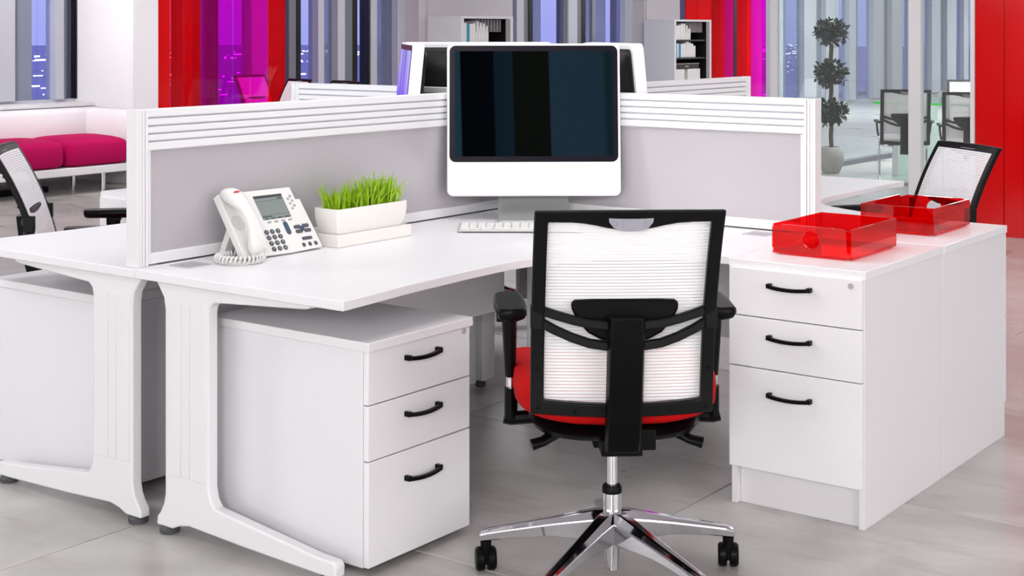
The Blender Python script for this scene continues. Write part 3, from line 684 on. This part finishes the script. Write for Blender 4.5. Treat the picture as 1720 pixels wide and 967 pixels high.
# ================================================================== MONITORS
def painted_reflection_bands():  # room reflections painted as faintly glowing dark teal bands
    m = bpy.data.materials.new('reflection_display'); m.use_nodes = True; t = m.node_tree; p = t.nodes['Principled BSDF']
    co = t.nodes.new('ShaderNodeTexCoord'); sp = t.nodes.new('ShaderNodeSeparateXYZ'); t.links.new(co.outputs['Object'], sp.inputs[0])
    # slight slant of the painted reflection bands: x - 0.02*z
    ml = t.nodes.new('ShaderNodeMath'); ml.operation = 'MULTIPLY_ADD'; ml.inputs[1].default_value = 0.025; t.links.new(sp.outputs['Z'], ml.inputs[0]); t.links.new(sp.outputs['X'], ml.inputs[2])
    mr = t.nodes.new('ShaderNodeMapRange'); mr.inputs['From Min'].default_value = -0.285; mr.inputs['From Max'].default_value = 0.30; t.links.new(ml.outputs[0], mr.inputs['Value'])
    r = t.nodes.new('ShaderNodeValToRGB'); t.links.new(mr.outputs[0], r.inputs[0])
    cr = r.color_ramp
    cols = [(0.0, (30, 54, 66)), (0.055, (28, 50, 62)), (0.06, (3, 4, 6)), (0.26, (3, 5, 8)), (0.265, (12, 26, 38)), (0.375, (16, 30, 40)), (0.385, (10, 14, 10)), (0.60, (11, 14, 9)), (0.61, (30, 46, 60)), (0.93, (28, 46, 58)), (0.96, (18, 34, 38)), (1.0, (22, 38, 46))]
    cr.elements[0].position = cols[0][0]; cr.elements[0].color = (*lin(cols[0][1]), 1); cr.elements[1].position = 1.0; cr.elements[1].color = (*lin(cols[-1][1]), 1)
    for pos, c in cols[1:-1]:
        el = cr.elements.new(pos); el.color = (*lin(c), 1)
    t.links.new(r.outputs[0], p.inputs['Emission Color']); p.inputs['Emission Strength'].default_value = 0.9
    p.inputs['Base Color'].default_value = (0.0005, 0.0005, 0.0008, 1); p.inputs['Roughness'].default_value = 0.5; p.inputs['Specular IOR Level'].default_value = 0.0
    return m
def screen_image_aurora():
    m = bpy.data.materials.new('violet_display'); m.use_nodes = True; t = m.node_tree; p = t.nodes['Principled BSDF']
    co = t.nodes.new('ShaderNodeTexCoord'); mp = t.nodes.new('ShaderNodeMapping'); mp.inputs['Scale'].default_value = (5, 1, 1.2); mp.inputs['Rotation'].default_value = (0, 0.35, 0)
    t.links.new(co.outputs['Object'], mp.inputs[0])
    nz = t.nodes.new('ShaderNodeTexNoise'); nz.inputs['Scale'].default_value = 1.4; nz.inputs['Distortion'].default_value = 0.6; t.links.new(mp.outputs[0], nz.inputs['Vector'])
    sp = t.nodes.new('ShaderNodeSeparateXYZ'); t.links.new(co.outputs['Object'], sp.inputs[0])
    mr = t.nodes.new('ShaderNodeMapRange'); mr.inputs['From Min'].default_value = 0.2; mr.inputs['From Max'].default_value = 0.6; t.links.new(sp.outputs['Z'], mr.inputs['Value'])
    r1 = t.nodes.new('ShaderNodeValToRGB'); t.links.new(mr.outputs[0], r1.inputs[0]); c1 = r1.color_ramp
    c1.elements[0].color = (*lin((20, 40, 60)), 1); c1.elements[1].color = (*lin((150, 150, 215)), 1)
    for pos, c in ((0.15, (30, 20, 150)), (0.4, (90, 60, 220)), (0.65, (150, 130, 240))):
        el = c1.elements.new(pos); el.color = (*lin(c), 1)
    r2 = t.nodes.new('ShaderNodeValToRGB'); r2.color_ramp.elements[0].position = 0.38; r2.color_ramp.elements[0].color = (0.5, 0.5, 0.6, 1); r2.color_ramp.elements[1].position = 0.7; r2.color_ramp.elements[1].color = (1.7, 1.5, 1.6, 1)
    t.links.new(nz.outputs['Fac'], r2.inputs[0])
    mx = t.nodes.new('ShaderNodeMix'); mx.data_type = 'RGBA'; mx.blend_type = 'MULTIPLY'; mx.inputs['Factor'].default_value = 1
    t.links.new(r1.outputs[0], mx.inputs['A']); t.links.new(r2.outputs[0], mx.inputs['B'])
    t.links.new(mx.outputs['Result'], p.inputs['Emission Color']); p.inputs['Emission Strength'].default_value = 1.0
    p.inputs['Base Color'].default_value = (0.01, 0.01, 0.02, 1); p.inputs['Roughness'].default_value = 0.6; p.inputs['Specular IOR Level'].default_value = 0.0
    return m
M_REFLD, M_AURORA = painted_reflection_bands(), screen_image_aurora()
def monitor(label, disp):
    t = thing('monitor', label, 'monitor', (0, 0, 0), 'silver-white all-in-one monitors')
    T = Matrix.Translation((0, 0.0, 0.083)) @ Matrix.Rotation(math.radians(-5.5), 4, 'X')
    W2, HH = 0.312, 0.548
    obj('housing', B(T).prism(rrect(-W2, W2, 0, HH, 0.022), 'y', -0.018, 0.026), M_MONW, t, bev=0.005, seg=3)
    obj('black_glass', B(T).prism(rrect(-W2+0.009, W2-0.009, 0.122, HH-0.008, 0.022), 'y', -0.0195, -0.017), M_SCRB, t)
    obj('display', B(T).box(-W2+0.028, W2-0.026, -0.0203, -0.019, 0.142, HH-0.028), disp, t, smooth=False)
    bk = B(T); rings = []
    for sc_, y_ in ((0.935, 0.0255), (0.93, 0.030), (0.88, 0.040), (0.6, 0.048)):
        rings.append([(x*sc_, y_, HH/2+(z-HH/2)*sc_) for x, z in rrect(-W2, W2, 0, HH, 0.022)])
    bk.loft(rings); obj('back_shell', bk, M_BACK, t, ang=50)
    ft = B(); rings = []
    for y_, z, th, w in ((-0.105, 0.0, 0.008, 0.128), (-0.08, 0.0, 0.011, 0.130), (-0.04, 0.003, 0.013, 0.130), (0.0, 0.012, 0.013, 0.130), (0.035, 0.030, 0.013, 0.129), (0.062, 0.060, 0.012, 0.127), (0.076, 0.11, 0.011, 0.126), (0.080, 0.16, 0.010, 0.125), (0.07, 0.22, 0.010, 0.12)):
        rings.append((y_, z, th, w))
    lf = []
    for i, (y_, z, th, w) in enumerate(rings):
        a = rings[min(i+1, len(rings)-1)]; b_ = rings[max(i-1, 0)]
        dy, dz_ = a[0]-b_[0], a[1]-b_[1]; l = math.hypot(dy, dz_); ny, nz_ = -dz_/l, dy/l
        lf.append([(-w, y_, z), (w, y_, z), (w, y_+ny*th, z+nz_*th), (-w, y_+ny*th, z+nz_*th)])
    ft.loft(lf); obj('stand_foot', ft, M_SILV, t, bev=0.002, ang=40)
    return t
mon = monitor('big white-framed monitor with dark reflection bands painted on its screen, centre of the front desk', M_REFLD)
RM = math.radians(38.5)
mon.location = (0.296, -0.252, 0.7305); mon.rotation_euler = (0, 0, RM)
mon2 = monitor('monitor with violet light-streak screen, seen edge-on above the long screen', M_AURORA)
RD = math.radians(45)
mon2.location = (-0.333, -0.274, 0.7305); mon2.rotation_euler = (0, 0, -RD)
dup(mon2, (0.345, 0.275, 0.7305), PI-RM, 'black-backed monitor right of the big monitor, turned away', 'silver-white all-in-one monitors')
dup(mon2, (-0.352, 0.24, 0.7305), PI+RM, 'black-backed monitor peeking over the top left of the big monitor', 'silver-white all-in-one monitors')

# ---- keyboard
def keyboard():
    t = thing('keyboard', 'slim white keyboard on the desk below the big monitor', 'keyboard', (0, 0, 0))
    T = Matrix.Rotation(math.radians(3.0), 4, 'X')
    obj('case', B(T).prism(rrect(-0.21, 0.21, 0, 0.128, 0.008), 'z', 0.003, 0.010), M_SILV, t, bev=0.002)
    ks = B(T)
    for r in range(6):
        n = 14; p = 0.404/n; hgt = 0.0165 if r < 5 else 0.010; y0 = 0.008+r*0.0195
        off = (0, 0.006, -0.004, 0.003, 0, 0)[r]
        x = -0.202
        widths = [1]*n if r else [1.2, 1.2, 1.4, 5.2, 1.4, 1.2, 1.2, 1.2]
        s = 0.404/sum(widths)
        for wd in widths:
            ks.box(x+0.0015, x+wd*s-0.0015, y0, y0+hgt, 0.0095, 0.0135); x += wd*s
    o = obj('keys', ks, M_PHONE, t, bev=0.0008, seg=1); o['kind'] = 'stuff'
    obj('rear_foot', B().box(-0.2, 0.2, 0.105, 0.125, 0.0, 0.012), M_SILV, t)
    return t
kb = keyboard()
FWD = Vector((-0.6004, 0.7997, 0)); RGT = Vector((0.7997, 0.6004, 0))
kp = Vector((cam.location.x, cam.location.y, 0))+FWD*4.86+RGT*0.028
kb.location = (kp.x, kp.y, 0.7305); kb.rotation_euler = (0, 0, math.radians(36.0))

# ================================================================== PHONE
PT = Matrix(((0, -0.569, 0.822, 0.185), (1, 0, 0, -1.45), (0, 0.822, 0.569, 0.737), (0, 0, 0, 1)))  # u along y, v up the slope, w out of the face
ph = thing('desk_phone', 'white corded desk phone with grey display, left end of front desk', 'phone', (0.14, -1.4, 0.73))
obj('body', B(PT).prism([(-0.085, 0.006), (-0.02, 0.001), (0.1, -0.003), (0.238, 0.0), (0.2345, 0.1745), (0.2160, 0.1752), (0.215, 0.219), (-0.08, 0.2225)], 'z', -0.026, 0.0).floor(0.7312), M_PHONE, ph, bev=0.003)
obj('side_module', B(PT).prism(rrect(0.172, 0.2315, 0.088, 0.171, 0.004), 'z', -0.001, 0.0008), M_PHONE, ph)
st = B()
for yy in (-1.50, -1.25):
    st = B(); st.prism([(0.085, 0.86), (0.10, 0.84), (0.05, 0.7312), (0.026, 0.7312)], 'y', yy, yy+0.03)
    obj('stand', st, M_PHONE, ph, bev=0.002)
dp = sub(obj('display', B(PT).prism([(0.0495, 0.1166), (0.1658, 0.1164), (0.1652, 0.1988), (0.0478, 0.2)], 'z', 0.0, 0.0012), M_LCD, ph))
ink = B(PT).box(0.048, 0.1652, 0.1905, 0.1985, 0.0012, 0.0016)
for u0, u1, v_ in ((0.05, 0.164, 0.1800), (0.05, 0.165, 0.1305)): ink.box(u0, u1, v_, v_+0.0006, 0.0012, 0.0015)
for u0, u1, v0, v1 in ((0.142, 0.150, 0.183, 0.187), (0.151, 0.160, 0.183, 0.187), (0.052, 0.060, 0.1245, 0.128), (0.062, 0.074, 0.1245, 0.128), (0.076, 0.090, 0.1245, 0.128), (0.056, 0.072, 0.1175, 0.121), (0.082, 0.100, 0.1175, 0.121), (0.110, 0.128, 0.1175, 0.121), (0.138, 0.158, 0.1175, 0.121)):
    ink.box(u0, u1, v0, v1, 0.0012, 0.0015)
obj('display_lines', ink, M_LCDK, dp, smooth=False)
def phkey(name, pts, m, h=0.0022, par=None):
    return obj(name, B(PT).prism(pts, 'z', -0.001, h), m, par or ph, bev=0.0007)
def ell(u, v, ru, rv, n=16): return [(u+ru*math.cos(2*PI*k/n), v+rv*math.sin(2*PI*k/n)) for k in range(n)]
digits = '123456789*0#'; q = 0
for vv in (0.0757, 0.0567, 0.0373, 0.0180):
    for uu in (0.0389, 0.0623, 0.0860):
        kk = sub(phkey('number_key', ell(uu, vv, 0.0088, 0.0080), M_KEY))
        fc = bpy.data.curves.new('digit', 'FONT'); fc.body = digits[q]; fc.size = 0.009; fc.align_x = 'CENTER'; fc.align_y = 'CENTER'; q += 1
        tmp = bpy.data.objects.new('digit_text', fc); COL.objects.link(tmp)
        dm = bpy.data.meshes.new_from_object(tmp.evaluated_get(bpy.context.evaluated_depsgraph_get())); bpy.data.objects.remove(tmp)
        fo = bpy.data.objects.new('digit', dm); COL.objects.link(fo); fo.parent = kk
        fo.matrix_local = Matrix.Translation(-ROOT[kk.name]) @ PT @ Matrix.Translation((uu, vv, 0.0024)); dm.materials.clear(); dm.materials.append(M_PRINT)
for uu in (0.0677, 0.0968, 0.1258, 0.1552): phkey('soft_key', rrect(uu-0.008, uu+0.008, 0.1045, 0.1105, 0.0025), M_KEYL)
for uu, vv in ((0.1978, 0.1865), (0.1845, 0.1783), (0.198, 0.1692), (0.185, 0.1607), (0.1984, 0.1523), (0.1852, 0.1435)): phkey('line_key', ell(uu, vv, 0.0052, 0.0048), M_KEYL)
phkey('volume_key', rrect(0.1185, 0.1365, 0.058, 0.103, 0.009), M_KEYB)
for uu, vv in ((0.1689, 0.0793), (0.2045, 0.0796), (0.1693, 0.0633), (0.2055, 0.0631)): phkey('navigation_key', rrect(uu-0.014, uu+0.014, vv-0.006, vv+0.006, 0.005), M_KEY)
phkey('centre_key', ell(0.1855, 0.0715, 0.008, 0.0085), M_KEYB, 0.004)
phkey('mute_bar', rrect(0.167, 0.210, 0.032, 0.0425, 0.005), M_KEY)
for uu, vv in ((0.1633, 0.0166), (0.1894, 0.0168), (0.2145, 0.0164)): phkey('function_key', ell(uu, vv, 0.0068, 0.0072), M_KEY)
gr = B(PT)
for rr, n in ((0.004, 5), (0.009, 11), (0.014, 17), (0.019, 23), (0.023, 28)):
    for k in range(n):
        a = 2*PI*k/n; gr.box(-0.052+rr*math.cos(a)-0.0011, -0.052+rr*math.cos(a)+0.0011, 0.12+rr*math.sin(a)-0.0011, 0.12+rr*math.sin(a)+0.0011, 0.0, 0.0006)
o = obj('speaker_grille', gr, M_KEYL, ph, smooth=False); o['kind'] = 'stuff'
# handset: swept bar with bowed middle and thick ends
hs = B(PT); rings = []
for v_, w_, hu, hw_ in ((-0.001, 0.016, 0.022, 0.012), (0.005, 0.020, 0.028, 0.018), (0.03, 0.026, 0.030, 0.023), (0.055, 0.038, 0.027, 0.018), (0.08, 0.049, 0.022, 0.0125), (0.11, 0.052, 0.021, 0.012), (0.14, 0.049, 0.022, 0.0125), (0.165, 0.040, 0.027, 0.017), (0.19, 0.029, 0.031, 0.023), (0.214, 0.020, 0.030, 0.020), (0.224, 0.016, 0.022, 0.014)):
    ring = []
    for k in range(16):
        a = 2*PI*k/16; c_, s_ = math.cos(a), math.sin(a)
        ring.append((-0.041-0.06*v_+hu*math.copysign(abs(c_)**0.7, c_), v_, w_+hw_*math.copysign(abs(s_)**0.7, s_)))
    rings.append(ring)
hs.loft(rings); hset = sub(obj('handset', hs, M_PHONE, ph, ang=60))
obj('message_lamp', B(PT).prism(rrect(-0.064, -0.044, 0.196, 0.2005, 0.002), 'z', 0.04, 0.0515), M_REDP, hset)
cd = B(); P = []
for k in range(34*11):
    a = 2*PI*k/(34*11); h = 34*a
    P.append((0.172+(0.064+0.0098*math.cos(h))*math.cos(a), -1.545+(0.064+0.0098*math.cos(h))*math.sin(a), 0.7445+0.0098*math.sin(h)))
cd.tube(P, 0.0033, 6, closed=True)
cd.tube([(0.222, -1.500, 0.748), (0.232, -1.492, 0.758), (0.226, -1.487, 0.768), (0.214, -1.488, 0.772)], 0.0027, 6)
obj('coiled_cord', cd, M_PHONE, ph)

# ================================================================== PLANTER
pln = thing('grass_planter', 'long white ceramic planter of bright green grass beside the phone', 'planter', (0.165, -1.0, 0.73))
obj('saucer', B().box(0.098, 0.213, -1.175, -0.826, 0.7305, 0.768), M_CERAM, pln, bev=0.0015)
pt_ = B(); rings = []
cx_, cy_ = 0.155, -1.005
prof = [(0.040, 0.148, 0.7685), (0.047, 0.157, 0.785), (0.0515, 0.163, 0.807), (0.0535, 0.165, 0.827), (0.0535, 0.165, 0.848), (0.0490, 0.1605, 0.848), (0.048, 0.159, 0.838)]
for hx, hy, z in prof: rings.append([(cx_+x, cy_+y_, z) for x, y_ in rrect(-hx, hx, -hy, hy, 0.008, 3)])
pt_.loft(rings); obj('pot', pt_, M_CERAM, pln, ang=30)
obj('soil', B().box(cx_-0.046, cx_+0.046, cy_-0.157, cy_+0.157, 0.822, 0.839), M_SOIL, pln)
gb = B()
for k in range(430):
    x = cx_+random.uniform(-0.04, 0.04); y_ = cy_+random.uniform(-0.145, 0.145)
    clump = 0.8+0.3*noise.noise(Vector((x*30, y_*14, 1)))-(0.22 if y_-cy_ < -0.05 else 0)
    hgt = random.uniform(0.05, 0.122)*clump+0.014
    an = random.uniform(0, 2*PI); ln = random.uniform(0.004, 0.030); dx, dy = math.cos(an)*ln+(x-cx_)*0.25, math.sin(an)*ln+(y_-cy_)*0.16
    w = random.uniform(0.0018, 0.0036); a2 = random.uniform(0, PI); wx, wy = math.cos(a2)*w, math.sin(a2)*w
    rings = []
    for f_, s_ in ((0, 1), (0.4, 1.0), (0.75, 0.7), (1.0, 0.12)):
        c = (x+dx*f_*f_, y_+dy*f_*f_, 0.837+hgt*(f_-0.12*f_*f_*ln/0.03))
        rings.append([(c[0]-wx*s_, c[1]-wy*s_, c[2]), (c[0]+wx*s_, c[1]+wy*s_, c[2]), (c[0]+wy*s_*0.25, c[1]-wx*s_*0.25, c[2])])
    gb.loft(rings, cap=False)
o = obj('grass', gb, M_GRASS, pln, ang=80); o['kind'] = 'stuff'

# ================================================================== RED TRAYS
def tray(label, cx, cy, rotz):
    t = thing('letter_tray', label, 'tray', (0, 0, 0), 'red acrylic trays')
    hx, hy, hgt, th = 0.1275, 0.172, 0.092, 0.005
    sh = B()
    sh.box(-hx, hx, -hy, hy, 0.004, 0.004+th)
    sh.box(-hx, -hx+th, -hy+th, hy-th, 0.009, hgt); sh.box(hx-th, hx, -hy+th, hy-th, 0.009, hgt); sh.box(-hx, hx, hy-th, hy, 0.009, hgt)
    obj('tray_shell', sh, G_TRAY, t, bev=0.0012)
    # front wall with a round finger hole
    fw = B(); n = 40; cz, r = 0.052, 0.027; ci, ro = [], []
    for k in range(n):
        a = 2*PI*(k+0.5)/n; c_, s_ = math.cos(a), math.sin(a)
        sc_ = min(hx/abs(c_) if abs(c_) > 1e-6 else 9, ((hgt-cz) if s_ > 0 else (cz-0.009))/abs(s_) if abs(s_) > 1e-6 else 9)
        ci.append((r*c_, cz+r*s_)); ro.append((sc_*c_, cz+sc_*s_))
    rings = [[(p[0], yy, p[1]) for p in L] for yy, L in ((-hy, ro), (-hy+th, ro), (-hy+th, ci), (-hy, ci))]
    fw.loft(rings, closed=True)
    obj('front_wall', fw, G_TRAY, t)
    for sx_ in (-1, 1):
        for sy_ in (-1, 1): obj('foot', B().lathe([(0.006, 0), (0.006, 0.004)], 10, (sx_*(hx-0.015), sy_*(hy-0.015), 0)), M_GREY, t)
    t.location = (cx, cy, 0.7305); t.rotation_euler = (0, 0, rotz)
    return t
tray('red acrylic tray nearest us on the front drawer unit', 1.472, -0.292, 0.0)
tray('red acrylic tray at the back of the drawer units, before the chair', 1.478, 0.352, PI)

# ================================================================== SOFA
sf = thing('sofa', 'white leather corner sofa with magenta seat cushions by the left windows', 'sofa', (-7.4, 1.5, 0))
obj('base', B().box(-7.72, -7.05, -1.5, 3.88, 0.165, 0.235), M_LEATH, sf, bev=0.01)
def padded(x0, x1, y0, y1, z0, z1, r): 
    b = B(); rings = []
    for dz_, ins in ((0, 0.3*r), (0.3*r, 0), (z1-z0-r, 0), (z1-z0-0.35*r, 0.3*r), (z1-z0, r)):
        rings.append([(x, y_, z0+dz_) for x, y_ in rrect(x0+ins, x1-ins, y0+ins, y1-ins, r*0.8, 4)])
    return b.loft(rings)
obj('backrest', padded(-7.88, -7.70, -1.5, 4.03, 0.165, 0.70, 0.05), M_LEATH, sf, ang=50)
obj('armrest', padded(-7.74, -6.98, 3.80, 3.96, 0.165, 0.70, 0.05), M_LEATH, sf, ang=50)
for y0, y1 in ((3.125, 3.79), (2.455, 3.12), (1.785, 2.45), (1.115, 1.78), (0.445, 1.11)):
    b = B().ellipsoid((-7.385, (y0+y1)/2, 0.345), (0.345, (y1-y0)/2-0.004, 0.115), 0.35, 0.22, 44, 14)
    for v_ in b.bm.verts:
        fx = (v_.co.x+7.385)/0.345; fy = (v_.co.y-(y0+y1)/2)/0.33
        if v_.co.z > 0.36: v_.co.z += 0.03*(1-fx*fx)*(1-fy**4)
    obj('seat_cushion', b, M_MAG, sf, ang=80)
for y_ in (-1.3, 0.3, 1.9, 3.6):
    for x in (-7.62, -7.2): obj('leg', B().lathe([(0.022, 0), (0.022, 0.165)], 14, (x, y_, 0)), M_CHROME, sf)
tl = tag(obj('floor_trunking', B().box(-7.5, -7.42, 2.3, 3.2, 0.0, 0.05), M_BLK, bev=0.004), 'low black bar on the floor under the sofa', 'floor bar')

# ================================================================== CUPBOARDS
def cupboard(label, y0, y1, top, shelves):
    t = thing('tambour_cupboard', label, 'cupboard', (-7.65, (y0+y1)/2, 0), 'pale grey office cupboards')
    xb, xf = -7.92, -7.40
    c = B(); c.box(xb, xf, y0, y0+0.05, 0, top); c.box(xb, xf, y1-0.05, y1, 0, top); c.box(xb, xf, y0+0.05, y1-0.05, top-0.03, top); c.box(xb, xb+0.02, y0+0.05, y1-0.05, 0.05, top-0.03); c.box(xb, xf-0.02, y0+0.05, y1-0.05, 0.0, 0.06)
    obj('carcass', c, M_CUPB, t, bev=0.003)
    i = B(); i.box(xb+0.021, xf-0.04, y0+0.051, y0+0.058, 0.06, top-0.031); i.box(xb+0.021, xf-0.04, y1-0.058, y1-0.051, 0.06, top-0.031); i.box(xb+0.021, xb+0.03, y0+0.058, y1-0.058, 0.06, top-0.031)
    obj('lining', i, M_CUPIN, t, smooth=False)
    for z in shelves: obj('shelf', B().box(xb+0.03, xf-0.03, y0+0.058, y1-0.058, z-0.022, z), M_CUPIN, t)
    tb_ = B()
    for k in range(4): tb_.box(xf-0.022, xf-0.008, y1-0.05-0.02*(k+1), y1-0.05-0.02*k-0.004, 0.06, top-0.032)
    obj('tambour_door', tb_, M_TAMB, t, bev=0.002)
    hr = B()
    for k in range(9): hr.box(xb+0.06, xf-0.06, y1-0.19-0.06*k, y1-0.175-0.06*k, top-0.19, top-0.04)
    o = obj('hanging_dividers', hr, M_TAMB, t, smooth=False); o['kind'] = 'stuff'
    return t
cupboard('pale grey open cupboard left of the big monitor, one shelf of binders showing', 8.879, 9.898, 1.573, (1.25, 0.88, 0.5))
cupboard('pale grey open cupboard at right before the red glass, two shelves showing', 13.804, 14.896, 1.56, (1.262, 1.0, 0.62))
def binders(y, z, spec, where):
    x1 = -7.46; nb = nw = 0; ORD = ('first', 'second', 'third', 'fourth', 'fifth', 'sixth', 'seventh', 'eighth', 'ninth')
    for k, (wd, h, kind) in enumerate(spec):
        m = M_BOOKB if kind == 'b' else M_BOOKW
        b = B(); b.box(x1-0.28, x1, y+0.002, y+wd-0.002, z+0.001, z+h); b.box(x1, x1+0.0015, y+0.3*wd, y+0.7*wd, z+h*0.55, z+h*0.8)
        o = obj('ring_binder', b, m, bev=0.002)
        if kind == 'b':
            nb += 1
            tag(o, '%s blue binder %s' % (('first', 'second')[nb-1], where), 'binder')
        else:
            nw += 1; tag(o, '%s white binder from the left %s' % (ORD[nw-1], where), 'binder', 'white binders '+where)
        y += wd
binders(8.945, 1.251, [(.05, .235, 'b'), (.05, .24, 'w'), (.012, .25, 'w'), (.055, .235, 'b'), (.055, .23, 'w'), (.055, .235, 'w'), (.055, .265, 'w'), (.05, .25, 'w'), (.05, .24, 'w'), (.055, .235, 'w'), (.05, .205, 'w')], 'on the shelf of the left cupboard')
binders(13.87, 1.263, [(.07, .20, 'b'), (.07, .205, 'w'), (.075, .215, 'w'), (.07, .24, 'w'), (.07, .235, 'w'), (.075, .21, 'w'), (.075, .165, 'w')], 'on the upper shelf of the right cupboard')
binders(13.87, 1.001, [(.05, .20, 'w'), (.06, .20, 'b'), (.045, .21, 'w'), (.065, .205, 'b'), (.075, .20, 'w'), (.075, .21, 'w'), (.07, .24, 'w'), (.065, .225, 'w'), (.075, .205, 'w'), (.07, .17, 'w')], 'on the lower shelf of the right cupboard')
dw = thing('filing_box', 'flat black box with silver lid line inside the right cupboard', 'box', (-7.6, 14.3, 0.83))
obj('box_body', B().box(-7.8, -7.46, 13.88, 14.62, 0.835, 0.905), M_CUPIN, dw, bev=0.002)
obj('lid_line', B().box(-7.8, -7.455, 13.875, 14.625, 0.905, 0.913), M_SILV, dw)
obj('pull', B().box(-7.459, -7.45, 14.2, 14.3, 0.862, 0.876), M_SILV, dw)
for nm, y0, y1, side in (('storage_box', 13.88, 14.20, 'left'), ('storage_box', 14.29, 14.66, 'right')):
    tag(obj(nm, B().box(-7.82, -7.46, y0, y1, 0.622, 0.83), M_BOOKW, bev=0.004), 'white storage box at %s on the bottom visible shelf of the right cupboard' % side, 'box')

# ================================================================== POTTED TREE
tr = thing('potted_topiary', 'slim potted tree with three leaf balls behind the meeting room glass', 'plant', (-2.70, 8.84, 0))
tx, ty = -2.70, 8.84
obj('pot', B().lathe([(0.075, 0.0), (0.105, 0.06), (0.122, 0.14), (0.120, 0.20), (0.100, 0.255), (0.095, 0.262), (0.082, 0.262), (0.08, 0.235)], 28, (tx, ty, 0)), M_POT, tr, ang=50)
obj('soil', B().lathe([(0.081, 0.225), (0.081, 0.24)], 20, (tx, ty, 0)), M_SOIL, tr)
sp = B()
for ph_ in (0, 2.1, 4.2):
    sp.tube([(tx+0.011*math.cos(ph_+k*0.55), ty+0.011*math.sin(ph_+k*0.55), 0.235+k*0.05) for k in range(26)], 0.013, 7)
obj('stem', sp, M_BARK, tr, ang=60)
for zc, rr in ((1.38, 0.175), (0.98, 0.175), (0.60, 0.165)):
    b = B()
    for k in range(430):
        d = Vector((random.gauss(0, 1), random.gauss(0, 1), random.gauss(0, 0.75))); d.normalize()
        r0 = rr*random.uniform(0.2, 0.86); c = Vector((tx, ty, zc))+Vector((d.x, d.y, d.z*0.85))*r0
        ax = (d+Vector((random.uniform(-1, 1), random.uniform(-1, 1), random.uniform(-0.7, 0.9)))).normalized()
        sd = ax.cross(Vector((random.uniform(-1, 1), random.uniform(-1, 1), 1))).normalized(); nn = sd.cross(ax)
        L = random.uniform(0.045, 0.072); w = L*0.27
        q = [c, c+ax*L*0.35+sd*w+nn*0.004, c+ax*L*0.75+sd*w*0.7, c+ax*L-nn*0.006, c+ax*L*0.75-sd*w*0.7, c+ax*L*0.35-sd*w+nn*0.004]
        b.f([b.v(p) for p in q])
    for k in range(8):
        a = 2*PI*k/8; b.tube([(tx, ty, zc-0.09), (tx+0.06*math.cos(a), ty+0.06*math.sin(a), zc+0.02), (tx+0.11*math.cos(a), ty+0.11*math.sin(a), zc+0.05)], 0.003, 4)
    o = obj('foliage', b, M_LEAF, tr, smooth=False); o['kind'] = 'stuff'
